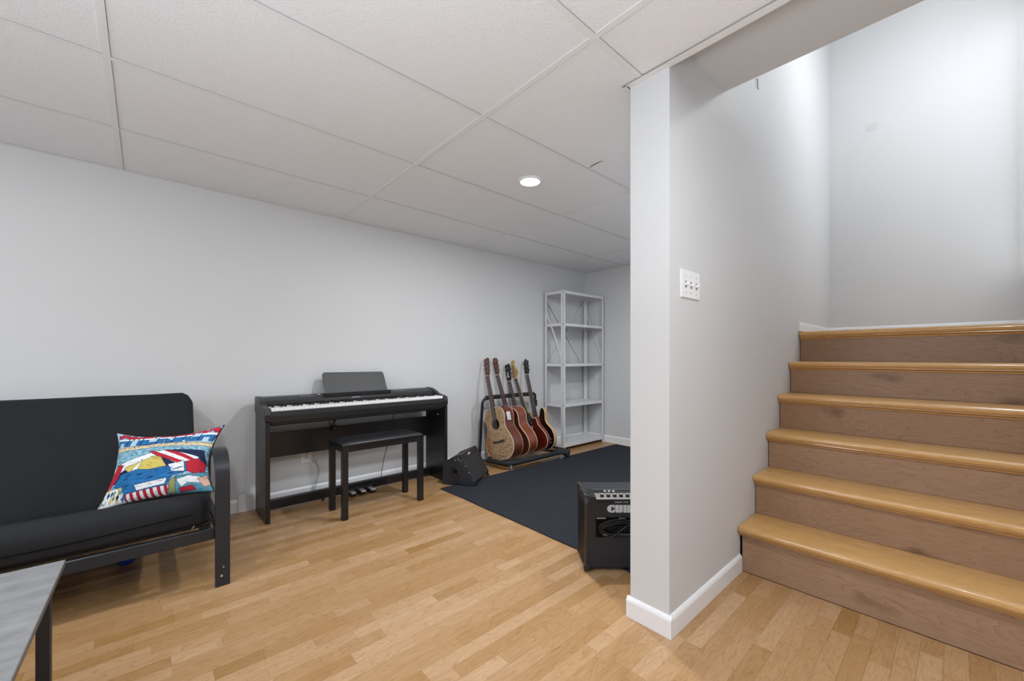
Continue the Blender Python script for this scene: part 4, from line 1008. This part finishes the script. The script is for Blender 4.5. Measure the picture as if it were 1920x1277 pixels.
for k in range(9):
    x = .088+k*.031; kn = obj('knob', LT([(.0095, 0), (.0085, .010), (.007, .013), (0, .013)], n=14, origin=(x, .022, AH-.016)), 'blackplastic', am, True)
    obj('knob_cap', LT([(.0062, .0130), (.0055, .0145), (0, .0145)], n=12, origin=(x, .022, AH-.016)), 'lettering', kn, True)
for k in range(3): obj('button', B(.108+k*.021, .118+k*.021, .066, .071, AH-.008, AH-.001), 'white', am)
obj('front_frame', B(.014, .05, -.003, .001, .13, AH-.046), 'blackplastic', am)
obj('front_panel', B(.05, AW-.016, -.004, .003, .254, AH-.020), 'blackplastic', am)
bm = bmesh.new()
for k in range(16): box(bm, .058+k*.005, .060+k*.005, -.0062, -.004, AH-.038, AH-.027)
obj('vent_rib', bm, 'blackgloss', am)['kind'] = 'stuff'
random.seed(31); bm = bmesh.new()
for k in range(34):
    x = random.uniform(-.004, .05); y = random.uniform(-.004, .09); z = AH+.002
    if random.random() < .35: tube(bm, [(x*.4-.002, -.009, z-.012), (x*.4-.002+random.uniform(-.004, .004), -.011, z-random.uniform(.02, .045))], .0009, 4)
    else: tube(bm, [(x, y, z), (x+random.uniform(-.012, .012), y+random.uniform(-.02, .02), z+random.uniform(0, .003))], .0010, 4)
fz = obj('frayed_tape', bm, mat('tape_grey', (.10, .10, .12, 1), .4), am); fz['kind'] = 'stuff'
# CUBE lettering: four chunky stencil letters
def letter(polys, x, w_, h, z):
    bm = bmesh.new()
    for P2 in polys: prism(bm, [(x+a*w_, z+b*h) for a, b in P2], lambda a, b, d: V((a, -d, b)), .0042, .0062)
    return bm
arc = [(.62+.62*math.cos(t), .5+.5*math.sin(t)) for t in [PI/2+i*PI/12 for i in range(13)]]
arc = [(.55-.55*math.sin(t), .5+.5*math.cos(t)) for t in [i*PI/12 for i in range(13)]]
LC = [arc, [(.55, .86), (.98, .54), (.98, 1), (.55, 1)], [(.55, 0), (.98, 0), (.98, .46), (.55, .14)]]
LU = [[(0, .2), (.06, .06), (.18, 0), (.47, 0), (.47, 1), (0, 1)], [(.47, 0), (.52, 0), (.52, .14), (.47, .14)], [(.52, 0), (.80, 0), (.92, .06), (.98, .2), (.98, 1), (.52, 1)]]
LB_ = [[(0, 0), (.46, 0), (.46, 1), (0, 1)], [(.51, 0), (.85, 0), (.98, .12), (.98, .40), (.80, .5), (.51, .5)], [(.51, .5), (.80, .5), (.96, .60), (.96, .88), (.82, 1), (.51, 1)]]
LE = [[(0, 0), (.42, 0), (.42, 1), (0, 1)], [(.50, 0), (.98, 0), (.98, .26), (.50, .26)], [(.50, .37), (.9, .37), (.9, .63), (.50, .63)], [(.50, .74), (.98, .74), (.98, 1), (.50, 1)]]
for k, Lt in enumerate((LC, LU, LB_, LE)): obj('lettering', letter(Lt, .107+k*.0387, .0365, .036, .277), 'lettering', am)
bm = bmesh.new()
for k, (x, w_) in enumerate(((.145, .035), (.186, .004), (.192, .016))): box(bm, x, x+w_, -.0052, -.004, .325, .3275)
obj('model_marking', bm, 'lettering', am)
# recess with the cable
obj('recess', B(.055, AW-.02, -.0035, .0005, .158, .254), 'dark_gap', am)
bm = bmesh.new()
for k in range(22): box(bm, .10+k*.011, .104+k*.011, -.0045, -.0034, .175, .215)
obj('vent_slot', bm, 'blackgloss', am)
bm = bmesh.new()
for x0, x1 in ((.058, .10), (.165, .195)): box(bm, x0, x1, -.0055, -.0034, .247, .252)
obj('bracket', bm, 'grey', am)['kind'] = 'stuff'
obj('strap_bar', B(.09, AW-.03, -.006, -.003, .168, .175), 'grey', am)
for x, y in ((.0, -.004), (.0, AD), (AW, -.004), (AW, AD)):
    for z in (.012, AH-.020):
        obj('corner_protector', B(x-.004 if x == 0 else x-.024, x+.024 if x == 0 else x+.004, y-.004 if y < .1 else y-.022, y+.022 if y < .1 else y+.004, z-.014, z+.018, bev=.005, seg=2), 'blackmetal', am)
for x, y in ((.04, .03), (.04, AD-.03), (AW-.04, .03), (AW-.04, AD-.03)): obj('foot', LT([(.014, -.001), (.014, .009)], n=12, origin=(x, y, 0)), 'blackplastic', am)
# cable coil hooked in the recess
pts = []
for k in range(3):
    for i in range(14):
        a = 2*PI*i/14; pts.append(V((.20+(.135-.008*k)*math.cos(a+PI*.5), -.013-.004*k-.002*math.sin(a), .207+(.042-.006*k)*math.sin(a+PI*.5)-.002*k)))
pts += [V((.20, -.024, .222)), V((.15, -.026, .185)), V((.125, -.026, .170)), V((.09, -.025, .172)), V((.07, -.024, .195))]
cm = am.matrix_world.copy(); cm.translation = am.location
rot = Matrix((Aw, Ad, V((0, 0, 1)))).transposed()
pts = [rot @ p+am.location for p in pts]
cable('cable_coil', [tuple(p) for p in pts], .0032, 'cordblack', 'coiled black power cable hung on the back of the cube amplifier', 3)
